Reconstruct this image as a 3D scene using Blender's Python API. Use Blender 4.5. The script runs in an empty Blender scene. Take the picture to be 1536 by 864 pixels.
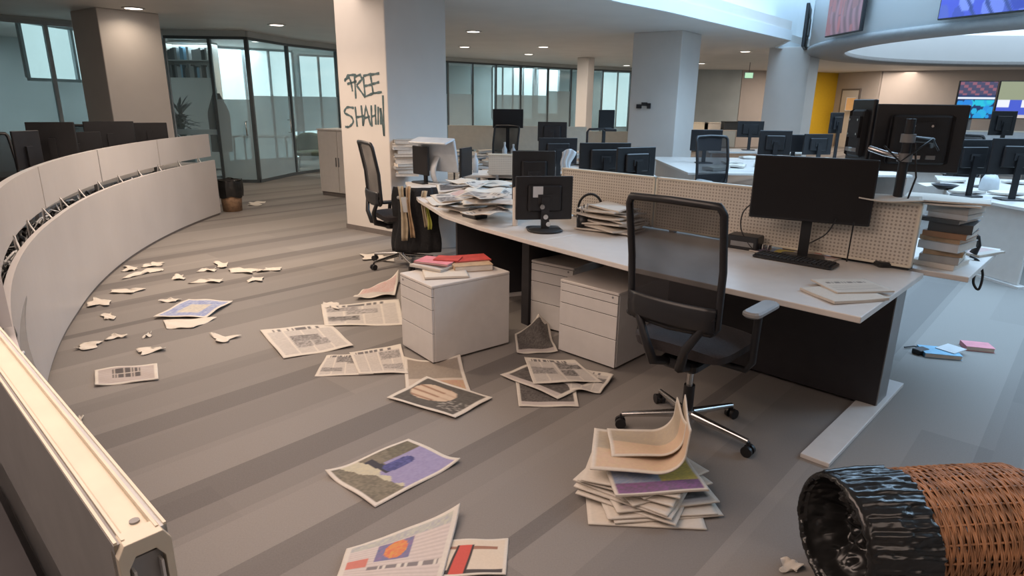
import bpy, bmesh, math, random
from mathutils import Vector, Matrix
random.seed(7)
PI = math.pi
C = bpy.context.scene.collection
# ------------------------------------------------------------------ camera
F, PITCH, ROLL, EYE = 955.0, math.radians(16.45), math.radians(0.7), 1.6
cam = bpy.data.objects.new('camera', bpy.data.cameras.new('camera')); C.objects.link(cam)
cam.data.sensor_width = 36.0; cam.data.lens = F / 1536.0 * 36.0
cam.data.clip_start = 0.05; cam.data.clip_end = 200
_r = Matrix.Rotation(PI/2 - PITCH, 4, 'X') @ Matrix.Rotation(ROLL, 4, 'Z')
cam.matrix_world = Matrix.Translation((0, 0, EYE)) @ _r
bpy.context.scene.camera = cam
vs = bpy.context.scene.view_settings
vs.view_transform = 'Standard'; vs.look = 'None'; vs.gamma = 1.0; vs.use_curve_mapping = False
vs.exposure = 0.22
# ------------------------------------------------------------------ daylight outside
world = bpy.data.worlds.new('daylight'); bpy.context.scene.world = world
world.use_nodes = True
_bg = world.node_tree.nodes['Background']
_bg.inputs[0].default_value = (0.62, 0.85, 0.95, 1); _bg.inputs[1].default_value = 1.1
# ------------------------------------------------------------------ large lights
def area(name, loc, size, energy, col, rot=(0, 0, 0), sizey=None, spread=PI):
    l = bpy.data.lights.new(name, 'AREA'); l.energy = energy; l.color = col
    l.size = size; l.spread = spread
    if sizey: l.shape = 'RECTANGLE'; l.size_y = sizey
    o = bpy.data.objects.new(name, l); C.objects.link(o); o.location = loc; o.rotation_euler = rot
    return o
area('skylight', (8.6, 9.6, 6.4), 12, 2500, (0.46, 0.70, 1.0), (0, 0, 0), 13)
area('fill_light_near', (-1.6, 1.4, 2.70), 3.0, 96, (1.0, 0.76, 0.64), (0, 0, 0), 3.0)  # added warm fill over the near floor, no fitting there
area('fill_light_far', (-3.0, 6.6, 2.70), 2.4, 62, (1.0, 0.82, 0.70), (0, 0, 0), 3.4)  # soft fill added above the aisle, not a ceiling fixture
area('fill_light_back', (3.0, -1.5, 2.70), 3.0, 48, (1.0, 0.78, 0.66), (0, 0, 0), 3.0)  # unseen warm fill added behind the camera
area('fill_light_rear_hall', (1.0, 16.5, 2.70), 5.0, 90, (1.0, 0.88, 0.78), (0, 0, 0), 3.0)  # fill added to brighten the rear hall
area('fill_light_yellow_corner', (11.5, 22.6, 2.70), 5.0, 150, (1.0, 0.84, 0.70), (0, 0, 0), 2.0)  # fill added to lift the yellow wall and its corner
area('fill_light_screen_wall', (20.5, 19.8, 2.70), 3.0, 150, (1.0, 0.86, 0.76), (0, 0, -0.5), 2.0)  # added fill, brightens the far right walls
area('office_fill_light', (-9.2, 12.4, 2.68), 2.0, 60, (0.85, 0.96, 1.0))  # fills of this name are added to brighten the rooms behind the glass
area('office_fill_light', (-7.2, 15.6, 2.68), 2.0, 90, (0.85, 0.96, 1.0))
area('office_fill_light', (-2.8, 20.8, 2.68), 2.0, 80, (0.85, 0.96, 1.0))
area('office_fill_light', (1.2, 24.6, 2.68), 2.5, 110, (0.85, 0.96, 1.0))

# ------------------------------------------------------------------ geometry helpers
_c, _s = math.cos(PITCH), math.sin(PITCH)
def _ray(px, py):
    x = (px - 768) / F; y = -(py - 432) / F
    cr, sr = math.cos(ROLL), math.sin(ROLL)
    X = x*cr - y*sr; Y = x*sr + y*cr
    return Vector((X, Y*_s + _c, Y*_c - _s))
def P(px, py, z=0.0):                 # measured point on the horizontal plane z
    r = _ray(px, py); t = (z - EYE) / r.z
    return Vector((r.x*t, r.y*t, z))
def PY(px, py, Y):                    # measured point at depth Y
    r = _ray(px, py); t = Y / r.y
    return Vector((r.x*t, Y, r.z*t + EYE))
def V(*a): return Vector(a)

def tag(o, label=None, cat=None, group=None, kind=None):
    if label: o['label'] = label
    if cat: o['category'] = cat
    if group: o['group'] = group
    if kind: o['kind'] = kind
    return o
def thing(name, label, cat, loc=(0, 0, 0), rz=0.0, group=None):
    o = bpy.data.objects.new(name, None); C.objects.link(o)
    o.location = loc; o.rotation_euler = (0, 0, rz); o.empty_display_size = 0.1
    return tag(o, label, cat, group)
def children(o): return [c for c in bpy.data.objects if c.parent == o]
def dup(root, loc, rz, label, group=None):
    r = root.copy(); C.objects.link(r); r.location = loc; r.rotation_euler = (0, 0, rz)
    r['label'] = label
    if group: r['group'] = group
    for ch in children(root):
        c = ch.copy(); C.objects.link(c); c.parent = r
        for g in children(ch):
            d = g.copy(); C.objects.link(d); d.parent = c
    return r

class MB:
    def __init__(s): s.v = []; s.f = []; s.sm = []
    def add(s, vs_, fs, smooth=False, M=None):
        b = len(s.v)
        for v in vs_:
            v = Vector(v); s.v.append(M @ v if M else v)
        for f in fs: s.f.append([i+b for i in f]); s.sm.append(smooth)
        return s
    def box(s, x0, x1, y0, y1, z0, z1, M=None):
        vv = [(x, y, z) for z in (z0, z1) for y in (y0, y1) for x in (x0, x1)]
        return s.add(vv, [(0,2,3,1),(4,5,7,6),(0,1,5,4),(2,6,7,3),(0,4,6,2),(1,3,7,5)], False, M)
    def rbox(s, x0, x1, y0, y1, z0, z1, r=0.01, M=None, n=3):
        # box with edges rounded round its vertical axis and a small top chamfer
        pts = []
        for cx, cy, a0 in ((x1-r, y1-r, 0), (x0+r, y1-r, 90), (x0+r, y0+r, 180), (x1-r, y0+r, 270)):
            for k in range(n+1):
                a = math.radians(a0 + 90*k/n); pts.append((cx+r*math.cos(a), cy+r*math.sin(a)))
        N = len(pts); cx, cy = (x0+x1)/2, (y0+y1)/2; q = min(r*0.4, (z1-z0)*0.3)
        sx = 1 - 2*q/max(x1-x0, 1e-4); sy = 1 - 2*q/max(y1-y0, 1e-4)
        vv = []
        for (z, ins) in ((z0, 1), (z0+q, 0), (z1-q, 0), (z1, 1)):
            for (x, y) in pts:
                vv.append((cx+(x-cx)*(sx if ins else 1), cy+(y-cy)*(sy if ins else 1), z))
        fs = [[(j*N)+i, (j*N)+(i+1) % N, ((j+1)*N)+(i+1) % N, ((j+1)*N)+i] for j in range(3) for i in range(N)]
        fs.append(list(range(N))[::-1]); fs.append([3*N+i for i in range(N)])
        return s.add(vv, fs, False, M)
    def cyl(s, p0, p1, r0, r1=None, n=14, caps=True, M=None):
        if r1 is None: r1 = r0
        return s.tube([p0, p1], [r0, r1], n, caps, M)
    def tube(s, pts, r, n=8, caps=True, M=None):
        pts = [Vector(p) for p in pts]
        rs = r if isinstance(r, (list, tuple)) else [r]*len(pts)
        vv = []; prev = None
        for i, p in enumerate(pts):
            d = (pts[min(i+1, len(pts)-1)] - pts[max(i-1, 0)]).normalized()
            if prev is None:
                a = Vector((0, 0, 1)) if abs(d.z) < 0.9 else Vector((1, 0, 0))
                u = d.cross(a).normalized()
            else:
                u = (prev - d*prev.dot(d)).normalized()
            prev = u; w = d.cross(u)
            for k in range(n):
                t = 2*PI*k/n; vv.append(p + (u*math.cos(t) + w*math.sin(t))*rs[i])
        fs = [[i*n+k, i*n+(k+1) % n, (i+1)*n+(k+1) % n, (i+1)*n+k] for i in range(len(pts)-1) for k in range(n)]
        s.add(vv, fs, True, M)
        if caps: s.add(vv[:n], [list(range(n))[::-1]], False, M); s.add(vv[-n:], [list(range(n))], False, M)
        return s
    def lathe(s, prof, n=24, M=None, smooth=True):
        vv = [(r*math.cos(2*PI*k/n), r*math.sin(2*PI*k/n), z) for r, z in prof for k in range(n)]
        fs = [[i*n+k, i*n+(k+1) % n, (i+1)*n+(k+1) % n, (i+1)*n+k] for i in range(len(prof)-1) for k in range(n)]
        return s.add(vv, fs, smooth, M)
    def prism(s, poly, z0, z1, M=None):
        n = len(poly)
        vv = [(x, y, z0) for x, y in poly] + [(x, y, z1) for x, y in poly]
        fs = [[i, (i+1) % n, n+(i+1) % n, n+i] for i in range(n)]
        fs.append(list(range(n))[::-1]); fs.append([n+i for i in range(n)])
        return s.add(vv, fs, False, M)
    def grid(s, fn, nu, nv, smooth=True, M=None):
        vv = [fn(i/(nu-1), j/(nv-1)) for j in range(nv) for i in range(nu)]
        fs = [[j*nu+i, j*nu+i+1, (j+1)*nu+i+1, (j+1)*nu+i] for j in range(nv-1) for i in range(nu-1)]
        return s.add(vv, fs, smooth, M)
    def build(s, name, m, parent=None, loc=None, rz=0, bevel=0, solid=0, center=False):
        me = bpy.data.meshes.new(name)
        vv = s.v
        if center and loc is None:
            n = len(vv); c = sum(vv, Vector())/n; c.z = min(v.z for v in vv); loc = c
            vv = [v - c for v in vv]
        me.from_pydata([tuple(v) for v in vv], [], s.f)
        me.polygons.foreach_set('use_smooth', s.sm); me.update()
        bm = bmesh.new(); bm.from_mesh(me); bmesh.ops.recalc_face_normals(bm, faces=bm.faces); bm.to_mesh(me); bm.free()
        o = bpy.data.objects.new(name, me); C.objects.link(o)
        me.materials.append(m)
        if parent: o.parent = parent
        if loc is not None: o.location = loc
        o.rotation_euler = (0, 0, rz)
        if solid:
            q = o.modifiers.new('thick', 'SOLIDIFY'); q.thickness = solid; q.offset = 0
        if bevel:
            q = o.modifiers.new('bevel', 'BEVEL'); q.width = bevel; q.segments = 2; q.limit_method = 'ANGLE'
        return o

# ------------------------------------------------------------------ materials
def mat(name, col, rough=0.5, metal=0.0, noise=0.06, scale=14.0, bump=0.0, spec=0.5, emit=None, estr=0, alpha=1.0, coat=0):
    m = bpy.data.materials.new(name); m.use_nodes = True
    nt = m.node_tree; b = nt.nodes['Principled BSDF']
    b.inputs['Roughness'].default_value = rough; b.inputs['Metallic'].default_value = metal
    b.inputs['Specular IOR Level'].default_value = spec
    b.inputs['Coat Weight'].default_value = coat
    b.inputs['Alpha'].default_value = alpha
    tc = nt.nodes.new('ShaderNodeTexCoord'); n = nt.nodes.new('ShaderNodeTexNoise')
    n.inputs['Scale'].default_value = scale; n.inputs['Detail'].default_value = 3
    nt.links.new(tc.outputs['Object'], n.inputs['Vector'])
    r = nt.nodes.new('ShaderNodeValToRGB')
    r.color_ramp.elements[0].position = 0.3; r.color_ramp.elements[1].position = 0.7
    r.color_ramp.elements[0].color = [max(0, x*(1-noise)) for x in col] + [1]
    r.color_ramp.elements[1].color = [min(1, x*(1+noise)) for x in col] + [1]
    nt.links.new(n.outputs['Fac'], r.inputs['Fac']); nt.links.new(r.outputs['Color'], b.inputs['Base Color'])
    if bump:
        bp = nt.nodes.new('ShaderNodeBump'); bp.inputs['Strength'].default_value = bump; bp.inputs['Distance'].default_value = 0.01
        nt.links.new(n.outputs['Fac'], bp.inputs['Height']); nt.links.new(bp.outputs['Normal'], b.inputs['Normal'])
    if emit:
        b.inputs['Emission Color'].default_value = list(emit)+[1]; b.inputs['Emission Strength'].default_value = estr
    return m
M = {}
M['white_lam'] = mat('white_laminate', (0.62, 0.585, 0.55), 0.35, noise=0.03)
M['white_metal'] = mat('white_metal', (0.60, 0.58, 0.56), 0.35, noise=0.03)
M['panel'] = mat('curved_panel_laminate', (0.50, 0.475, 0.465), 0.38, noise=0.04, scale=2)
M['cream'] = mat('cream_rail', (0.66, 0.60, 0.49), 0.35, noise=0.04)
M['grey_metal'] = mat('grey_metal', (0.22, 0.22, 0.22), 0.4, 0.3, noise=0.05)
M['charcoal'] = mat('charcoal_panel', (0.020, 0.018, 0.021), 0.6, noise=0.1)
M['black'] = mat('black_plastic', (0.012, 0.012, 0.014), 0.4, noise=0.15)
M['blackm'] = mat('black_matte', (0.016, 0.016, 0.018), 0.7, noise=0.15)
M['screen'] = mat('dark_screen', (0.010, 0.009, 0.010), 0.35, noise=0.05, spec=0.4)
M['chrome'] = mat('polished_metal', (0.62, 0.60, 0.58), 0.22, 1.0, noise=0.03)
M['wall'] = mat('painted_wall', (0.46, 0.41, 0.38), 0.8, noise=0.03, scale=3)
M['column'] = mat('column_paint', (0.64, 0.60, 0.56), 0.8, noise=0.02, scale=3)
M['ceiling'] = mat('ceiling_paint', (0.66, 0.645, 0.62), 0.6, noise=0.04, scale=1.5)
M['soffit'] = mat('atrium_paint', (0.72, 0.76, 0.78), 0.7, noise=0.02, scale=1)
M['skirt'] = mat('skirting', (0.16, 0.14, 0.13), 0.6)
M['yellow'] = mat('yellow_paint', (0.72, 0.45, 0.02), 0.7, noise=0.04)
M['graffiti'] = mat('green_grey_spray_paint', (0.075, 0.12, 0.13), 0.7, noise=0.3, scale=30)
M['paper'] = mat('paper', (0.62, 0.57, 0.51), 0.85, noise=0.05, scale=40)
M['fabric'] = mat('black_fabric', (0.016, 0.016, 0.018), 0.95, noise=0.25, scale=60, bump=0.3)
M['seat_fabric'] = mat('seat_fabric', (0.03, 0.026, 0.028), 0.95, noise=0.2, scale=120, bump=0.2)
M['greypl'] = mat('grey_plastic', (0.28, 0.28, 0.28), 0.5)
M['palegrey'] = mat('pale_grey_plastic', (0.5, 0.52, 0.54), 0.4)
M['red'] = mat('red_cover', (0.50, 0.06, 0.05), 0.5, noise=0.2)
M['pink'] = mat('pink_cover', (0.62, 0.22, 0.26), 0.55, noise=0.12)
M['bluec'] = mat('blue_cover', (0.16, 0.36, 0.52), 0.5, noise=0.15)
M['tan'] = mat('tan_paper', (0.42, 0.30, 0.19), 0.8, noise=0.2)
M['beige'] = mat('beige_cloth', (0.42, 0.35, 0.25), 0.9, noise=0.2)
M['lime'] = mat('lime_strap', (0.45, 0.47, 0.10), 0.8, noise=0.2)
M['darkbook'] = mat('dark_cover', (0.05, 0.055, 0.06), 0.5)
M['greybook'] = mat('grey_cover', (0.33, 0.33, 0.32), 0.6, noise=0.15)
M['brownbook'] = mat('brown_cover', (0.28, 0.15, 0.08), 0.6, noise=0.15)
M['cup'] = mat('paper_cup', (0.55, 0.40, 0.32), 0.7)
M['leaf'] = mat('dark_leaf', (0.010, 0.016, 0.013), 0.6, noise=0.4)
M['green_seat'] = mat('olive_fabric', (0.13, 0.17, 0.13), 0.9)
M['steel'] = mat('mullion_metal', (0.10, 0.12, 0.13), 0.4, 0.5)
M['steel_light'] = mat('light_mullion', (0.42, 0.46, 0.48), 0.4, 0.2)
M['wood'] = mat('wood_pot', (0.32, 0.20, 0.12), 0.7, noise=0.3, scale=20)
M['office_wall'] = mat('office_wall_paint', (0.44, 0.49, 0.50), 0.8, noise=0.08, scale=1.2)
M['lamp'] = mat('lamp_lens', (0.9, 0.9, 0.9), 0.5, emit=(1.0, 0.90, 0.80), estr=6)
M['daypanel'] = mat('blind_lit_by_daylight', (0.8, 0.8, 0.8), 0.8, emit=(0.70, 0.90, 0.92), estr=1.2)
M['poster'] = mat('orange_poster', (0.62, 0.36, 0.14), 0.7)
M['exit'] = mat('exit_sign_lens', (0.3, 0.6, 0.4), 0.5, emit=(0.55, 0.9, 0.6), estr=0.7)

def glass_mat(name, col, alpha, rough=0.08):
    m = bpy.data.materials.new(name); m.use_nodes = True; nt = m.node_tree
    out = nt.nodes['Material Output']; nt.nodes.remove(nt.nodes['Principled BSDF'])
    t = nt.nodes.new('ShaderNodeBsdfTransparent'); t.inputs[0].default_value = (0.86, 0.94, 0.95, 1)
    g = nt.nodes.new('ShaderNodeBsdfPrincipled'); g.inputs['Base Color'].default_value = list(col)+[1]; g.inputs['Roughness'].default_value = rough
    mx = nt.nodes.new('ShaderNodeMixShader'); n = nt.nodes.new('ShaderNodeTexNoise'); n.inputs['Scale'].default_value = 1.3
    mp = nt.nodes.new('ShaderNodeMapRange'); mp.inputs[3].default_value = alpha*0.8; mp.inputs[4].default_value = alpha*1.2
    nt.links.new(n.outputs['Fac'], mp.inputs[0]); nt.links.new(mp.outputs[0], mx.inputs[0])
    nt.links.new(t.outputs[0], mx.inputs[1]); nt.links.new(g.outputs[0], mx.inputs[2]); nt.links.new(mx.outputs[0], out.inputs[0])
    return m
M['glass'] = glass_mat('clear_glass', (0.36, 0.42, 0.44), 0.26)
M['frost'] = glass_mat('frosted_glass', (0.42, 0.52, 0.56), 0.62, 0.4)
def mesh_fabric():
    m = glass_mat('chair_mesh_fabric', (0.012, 0.011, 0.013), 0.80, 0.9)
    for n in m.node_tree.nodes:
        if n.type == 'BSDF_TRANSPARENT': n.inputs[0].default_value = (1, 1, 1, 1)
    return m
M['mesh'] = mesh_fabric()

def math_node(nt, op, a=None, b=None, va=0.0, vb=0.0):
    n = nt.nodes.new('ShaderNodeMath'); n.operation = op
    n.inputs[0].default_value = va; n.inputs[1].default_value = vb
    if a is not None: nt.links.new(a, n.inputs[0])
    if b is not None: nt.links.new(b, n.inputs[1])
    return n.outputs[0]
def carpet():
    m = bpy.data.materials.new('striped_carpet'); m.use_nodes = True; nt = m.node_tree; b = nt.nodes['Principled BSDF']
    b.inputs['Roughness'].default_value = 0.72; b.inputs['Specular IOR Level'].default_value = 0.22
    g = nt.nodes.new('ShaderNodeNewGeometry'); sp = nt.nodes.new('ShaderNodeSeparateXYZ'); nt.links.new(g.outputs['Position'], sp.inputs[0])
    a = math.radians(47.7); ca, sa = math.cos(a), math.sin(a)
    x, y = sp.outputs['X'], sp.outputs['Y']
    t = math_node(nt, 'ADD', math_node(nt, 'MULTIPLY', x, vb=-sa), math_node(nt, 'MULTIPLY', y, vb=ca))
    u = math_node(nt, 'ADD', math_node(nt, 'MULTIPLY', x, vb=ca), math_node(nt, 'MULTIPLY', y, vb=sa))
    PER = 3.66
    q = math_node(nt, 'DIVIDE', math_node(nt, 'MODULO', math_node(nt, 'ADD', t, vb=36.6), vb=PER), vb=PER)
    r = nt.nodes.new('ShaderNodeValToRGB'); r.color_ramp.interpolation = 'CONSTANT'
    stops = [(0.0, .47), (0.17, .64), (0.77, .44), (1.08, .55), (1.29, .26), (1.38, .56), (1.69, .50), (1.83, .30), (1.98, .62),
             (2.28, .50), (2.41, .28), (2.61, .62), (2.9, .52), (3.18, .32), (3.36, .56)]
    cr = r.color_ramp
    for i, (p, k) in enumerate(stops):
        e = cr.elements[i] if i < 2 else cr.elements.new(p/PER)
        e.position = p/PER; e.color = (k, k, k, 1)
    nt.links.new(q, r.inputs[0])
    # individual planks along each strip
    cell = nt.nodes.new('ShaderNodeCombineXYZ')
    si = math_node(nt, 'FLOOR', math_node(nt, 'DIVIDE', math_node(nt, 'ADD', t, vb=36.6-0.17), vb=0.3045))
    ui = math_node(nt, 'FLOOR', math_node(nt, 'DIVIDE', math_node(nt, 'ADD', u, math_node(nt, 'MULTIPLY', si, vb=0.73)), vb=2.4))
    nt.links.new(si, cell.inputs[0]); nt.links.new(ui, cell.inputs[1])
    wn = nt.nodes.new('ShaderNodeTexWhiteNoise'); nt.links.new(cell.outputs[0], wn.inputs[0])
    v = math_node(nt, 'ADD', r.outputs[0], math_node(nt, 'MULTIPLY', math_node(nt, 'SUBTRACT', wn.outputs[0], vb=0.5), vb=0.16))
    nz = nt.nodes.new('ShaderNodeTexNoise'); nz.inputs['Scale'].default_value = 160; nz.inputs['Detail'].default_value = 2
    nt.links.new(g.outputs['Position'], nz.inputs['Vector'])
    v = math_node(nt, 'ADD', v, math_node(nt, 'MULTIPLY', math_node(nt, 'SUBTRACT', nz.outputs[0], vb=0.5), vb=0.25))
    col = nt.nodes.new('ShaderNodeValToRGB'); e = col.color_ramp.elements
    e[0].position = 0.1; e[0].color = (0.105, 0.096, 0.092, 1); e[1].position = 0.8; e[1].color = (0.265, 0.245, 0.225, 1)
    nt.links.new(v, col.inputs[0]); nt.links.new(col.outputs[0], b.inputs['Base Color'])
    return m
M['carpet'] = carpet()
def perforated():
    m = mat('perforated_cream_metal', (0.60, 0.545, 0.47), 0.45, noise=0.03); nt = m.node_tree; b = nt.nodes['Principled BSDF']
    src = b.inputs['Base Color'].links[0].from_socket
    tc = nt.nodes.new('ShaderNodeTexCoord'); sp = nt.nodes.new('ShaderNodeSeparateXYZ'); nt.links.new(tc.outputs['Object'], sp.inputs[0])
    def wave(o): return math_node(nt, 'SINE', math_node(nt, 'MULTIPLY', o, vb=2*PI/0.021))
    w = math_node(nt, 'ADD', wave(sp.outputs['X']), wave(sp.outputs['Z']))
    h = math_node(nt, 'GREATER_THAN', w, vb=0.75)
    mx = nt.nodes.new('ShaderNodeMix'); mx.data_type = 'RGBA'; mx.inputs[7].default_value = (0.33, 0.29, 0.245, 1)
    nt.links.new(h, mx.inputs[0]); nt.links.new(src, mx.inputs[6]); nt.links.new(mx.outputs[2], b.inputs['Base Color'])
    return m
M['perf'] = perforated()
def printmat():
    m = bpy.data.materials.new('printed_newsprint'); m.use_nodes = True; nt = m.node_tree; b = nt.nodes['Principled BSDF']
    b.inputs['Roughness'].default_value = 0.8; b.inputs['Specular IOR Level'].default_value = 0.25
    a = nt.nodes.new('ShaderNodeVertexColor'); a.layer_name = 'print'
    n = nt.nodes.new('ShaderNodeTexNoise'); n.inputs['Scale'].default_value = 25
    mx = nt.nodes.new('ShaderNodeMix'); mx.data_type = 'RGBA'; mx.blend_type = 'MULTIPLY'; mx.inputs[0].default_value = 0.15
    nt.links.new(a.outputs[0], mx.inputs[6]); nt.links.new(n.outputs[0], mx.inputs[7]); nt.links.new(mx.outputs[2], b.inputs['Base Color'])
    return m
M['print'] = printmat()
def screenmat(name, strength):
    m = bpy.data.materials.new(name); m.use_nodes = True; nt = m.node_tree; b = nt.nodes['Principled BSDF']
    b.inputs['Base Color'].default_value = (0.01, 0.01, 0.012, 1); b.inputs['Roughness'].default_value = 0.3
    a = nt.nodes.new('ShaderNodeVertexColor'); a.layer_name = 'print'
    nt.links.new(a.outputs[0], b.inputs['Emission Color']); b.inputs['Emission Strength'].default_value = strength
    return m
M['tv'] = screenmat('lit_display', 1.0)

def colour_mesh(o, fn):               # fn(index) -> rgb, as a point colour layer
    me = o.data; a = me.color_attributes.new('print', 'FLOAT_COLOR', 'POINT')
    for i in range(len(me.vertices)):
        c = fn(i); a.data[i].color = (c[0], c[1], c[2], 1)

# ------------------------------------------------------------------ setting
CEIL = 2.75
fl = MB().box(-14, 32, -4, 34, -0.1, 0).build('floor', M['carpet']); tag(fl, kind='structure')
# ceiling with the atrium opening
hole = [(0.2,6.95),(1.236,8.196),(1.96,8.94),(3.38,10.63),(5.1,12.65),(5.5,14.3),(6.7,15.8),(9.0,18.0),(11.3,19.6),(14,19.9),(17,19.5),(19.5,17),(20,11),(18.5,5),(14,1.0),(9,0.2),(5.2,1.6),(2.2,4.6),(0.6,6.0)]
def ceiling():
    bm = bmesh.new(); outer = [(-14,-4),(32,-4),(32,34),(-14,34)]
    for loop in (outer, hole):
        vs_ = [bm.verts.new((x, y, CEIL)) for x, y in loop]
        for i in range(len(vs_)): bm.edges.new((vs_[i], vs_[(i+1) % len(vs_)]))
    bmesh.ops.triangle_fill(bm, edges=bm.edges[:], use_beauty=True)
    r = bmesh.ops.extrude_face_region(bm, geom=bm.faces[:])
    for g in r['geom']:
        if isinstance(g, bmesh.types.BMVert): g.co.z += 0.3
    me = bpy.data.meshes.new('ceiling'); bmesh.ops.recalc_face_normals(bm, faces=bm.faces); bm.to_mesh(me); bm.free()
    o = bpy.data.objects.new('ceiling', me); C.objects.link(o); me.materials.append(M['ceiling']); tag(o, kind='structure')
ceiling()
def loop_strip(name, pts, z0, z1, m, off0=0.0, off1=0.0, thick=0.03):
    cx = sum(p[0] for p in pts)/len(pts); cy = sum(p[1] for p in pts)/len(pts)
    mb = MB(); n = len(pts); vv = []
    for z, off in ((z0, off0), (z1, off1)):
        for x, y in pts:
            d = Vector((x-cx, y-cy)).normalized(); vv.append((x+d.x*off, y+d.y*off, z))
    mb.add(vv, [[i, (i+1) % n, n+(i+1) % n, n+i] for i in range(n)])
    return mb.build(name, m, solid=thick)
# rounded rim and atrium wall rising to the skylight
o = loop_strip('trim_1', hole, CEIL-0.03, CEIL+0.14, M['soffit'], 0.0, 0.0, 0.05); tag(o, kind='structure')
o = loop_strip('wall_atrium', hole, CEIL+0.3, 6.5, M['soffit'], 0.35, 0.35, 0.1); tag(o, kind='structure')
# outer shell
def wall(name, x0, y0, x1, y1, h=3.0, m='wall', t=0.15, z0=0):
    d = Vector((x1-x0, y1-y0, 0)); L = d.length; a = math.atan2(d.y, d.x)
    o = MB().box(0, L, -t/2, t/2, z0, h).build(name, M[m], loc=(x0, y0, 0), rz=a); tag(o, kind='structure'); return o
wall('wall_back', -14, -4, 32, -4)
wall('wall_left', -14, -4, -14, 34)
wall('wall_right', 32, -4, 32, 34)

# ---- columns
def column(name, corner, dirx, w1, w2, label, base=True):
    # corner = nearest corner, dirx = direction of the left face away from it (angle), w1 left face, w2 right face
    a = dirx; e1 = Vector((math.cos(a), math.sin(a))); e2 = Vector((-e1.y, e1.x)) * -1
    if e2.y < 0: e2 = -e2
    c = Vector(corner); poly = [c, c+e2*w2, c+e2*w2+e1*w1, c+e1*w1]
    poly = [(p.x, p.y) for p in poly]
    o = MB().prism([(x-c.x, y-c.y) for x, y in poly], 0.0, CEIL).build(name, M['column'], loc=(c.x, c.y, 0), bevel=0.012)
    tag(o, label, 'column', kind='structure')
    if base:
        s_ = 0.008; cc = (Vector(poly[0])+Vector(poly[2]))/2
        pl = [((x-cc.x)*(1+s_*2)+cc.x-c.x, (y-cc.y)*(1+s_*2)+cc.y-c.y) for x, y in poly]
        MB().prism(pl, 0, 0.06).build('baseboard', M['skirt'], o)
    return o
DIR = math.atan2(0.5, -0.681)
col_main = column('column', (-1.441, 7.547), DIR, 0.845, 1.0, 'cream square column sprayed with green graffiti, beside the dark carpet aisle')
c2 = PY(1016, 150, 11.4)
column('column', (c2.x, c2.y), DIR, 0.90, 0.86, 'grey column behind the main desk with a blue daylit side')
c3 = PY(1207, 150, 14.2)
column('column', (c3.x, c3.y), DIR, 0.86, 0.86, 'pale square column left of the yellow wall')
lc = PY(172, 190, 9.4)
column('column', (lc.x, lc.y), DIR, 0.86, 0.84, 'beige column behind the far end of the curved counter', base=False)
c5 = PY(880, 150, 18.5)
column('column', (c5.x, c5.y), DIR, 0.35, 0.35, 'distant narrow column warmly lit between glazed offices')

# ---- graffiti on the left face of the main column (part of the column)
def graffiti():
    strokes = {  # in photo pixels on the column face
     'F': [[(517,120),(524,116),(527,124),(529,137)], [(517,122),(522,113),(534,112)], [(521,126),(535,122)]],
     'R': [[(534,148),(532,114)], [(532,115),(541,112),(543,119),(535,128)], [(535,128),(548,146)]],
     'E': [[(545,115),(548,145),(562,139)], [(545,114),(557,111)], [(547,129),(557,127)]],
     'E2': [[(556,113),(560,140),(573,138)], [(556,112),(569,110)], [(559,126),(569,123)]],
     'S': [[(531,162),(521,161),(517,169),(527,175),(530,183),(524,190),(518,190)]],
     'H': [[(533,160),(536,190)], [(542,158),(545,189)], [(534,176),(546,174)]],
     'A': [[(545,188),(549,159),(556,188)], [(547,177),(555,175)]],
     'H2': [[(557,158),(558,190)], [(563,157),(564,187)], [(557,175),(564,173)]],
     'I': [[(567.5,160),(567.5,187)]],
     'N': [[(571.5,187),(571,162)], [(571,162),(576.5,204)], [(576.5,204),(574.5,143)]],
    }
    a = DIR; e1 = Vector((math.cos(a), math.sin(a), 0)); c0 = Vector((-1.441, 7.547, 0)); nrm = Vector((e1.y, -e1.x, 0))
    if nrm.y > 0: nrm = -nrm
    org = Vector((0, 0, EYE))
    mb = MB()
    for k, ss in strokes.items():
        for st in ss:
            pts = []
            for px, py in st:
                r = _ray(px, py); t = (c0 - org).dot(nrm)/r.dot(nrm)
                pts.append(org + r*t + nrm*0.003 - c0)
            # subdivide and flatten as ribbon
            sm = []
            for i in range(len(pts)-1):
                p0 = pts[max(i-1, 0)]; p1 = pts[i]; p2 = pts[i+1]; p3 = pts[min(i+2, len(pts)-1)]
                for q in range(5):
                    u = q/5; sm.append(0.5*((2*p1)+(p2-p0)*u+(2*p0-5*p1+4*p2-p3)*u*u+(3*p1-p0-3*p2+p3)*u**3) if len(pts) > 4 else p1.lerp(p2, u))
            sm.append(pts[-1]); vv = []
            for i, p in enumerate(sm):
                d = (sm[min(i+1, len(sm)-1)]-sm[max(i-1, 0)]).normalized(); w = d.cross(nrm).normalized()
                hw = 0.0125*(1+0.25*math.sin(i*1.7))
                vv += [p+w*hw, p-w*hw]
            mb.add(vv, [[2*i, 2*i+1, 2*i+3, 2*i+2] for i in range(len(sm)-1)])
    mb.build('graffiti', M['graffiti'], col_main, solid=0.002)
graffiti()

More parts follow.
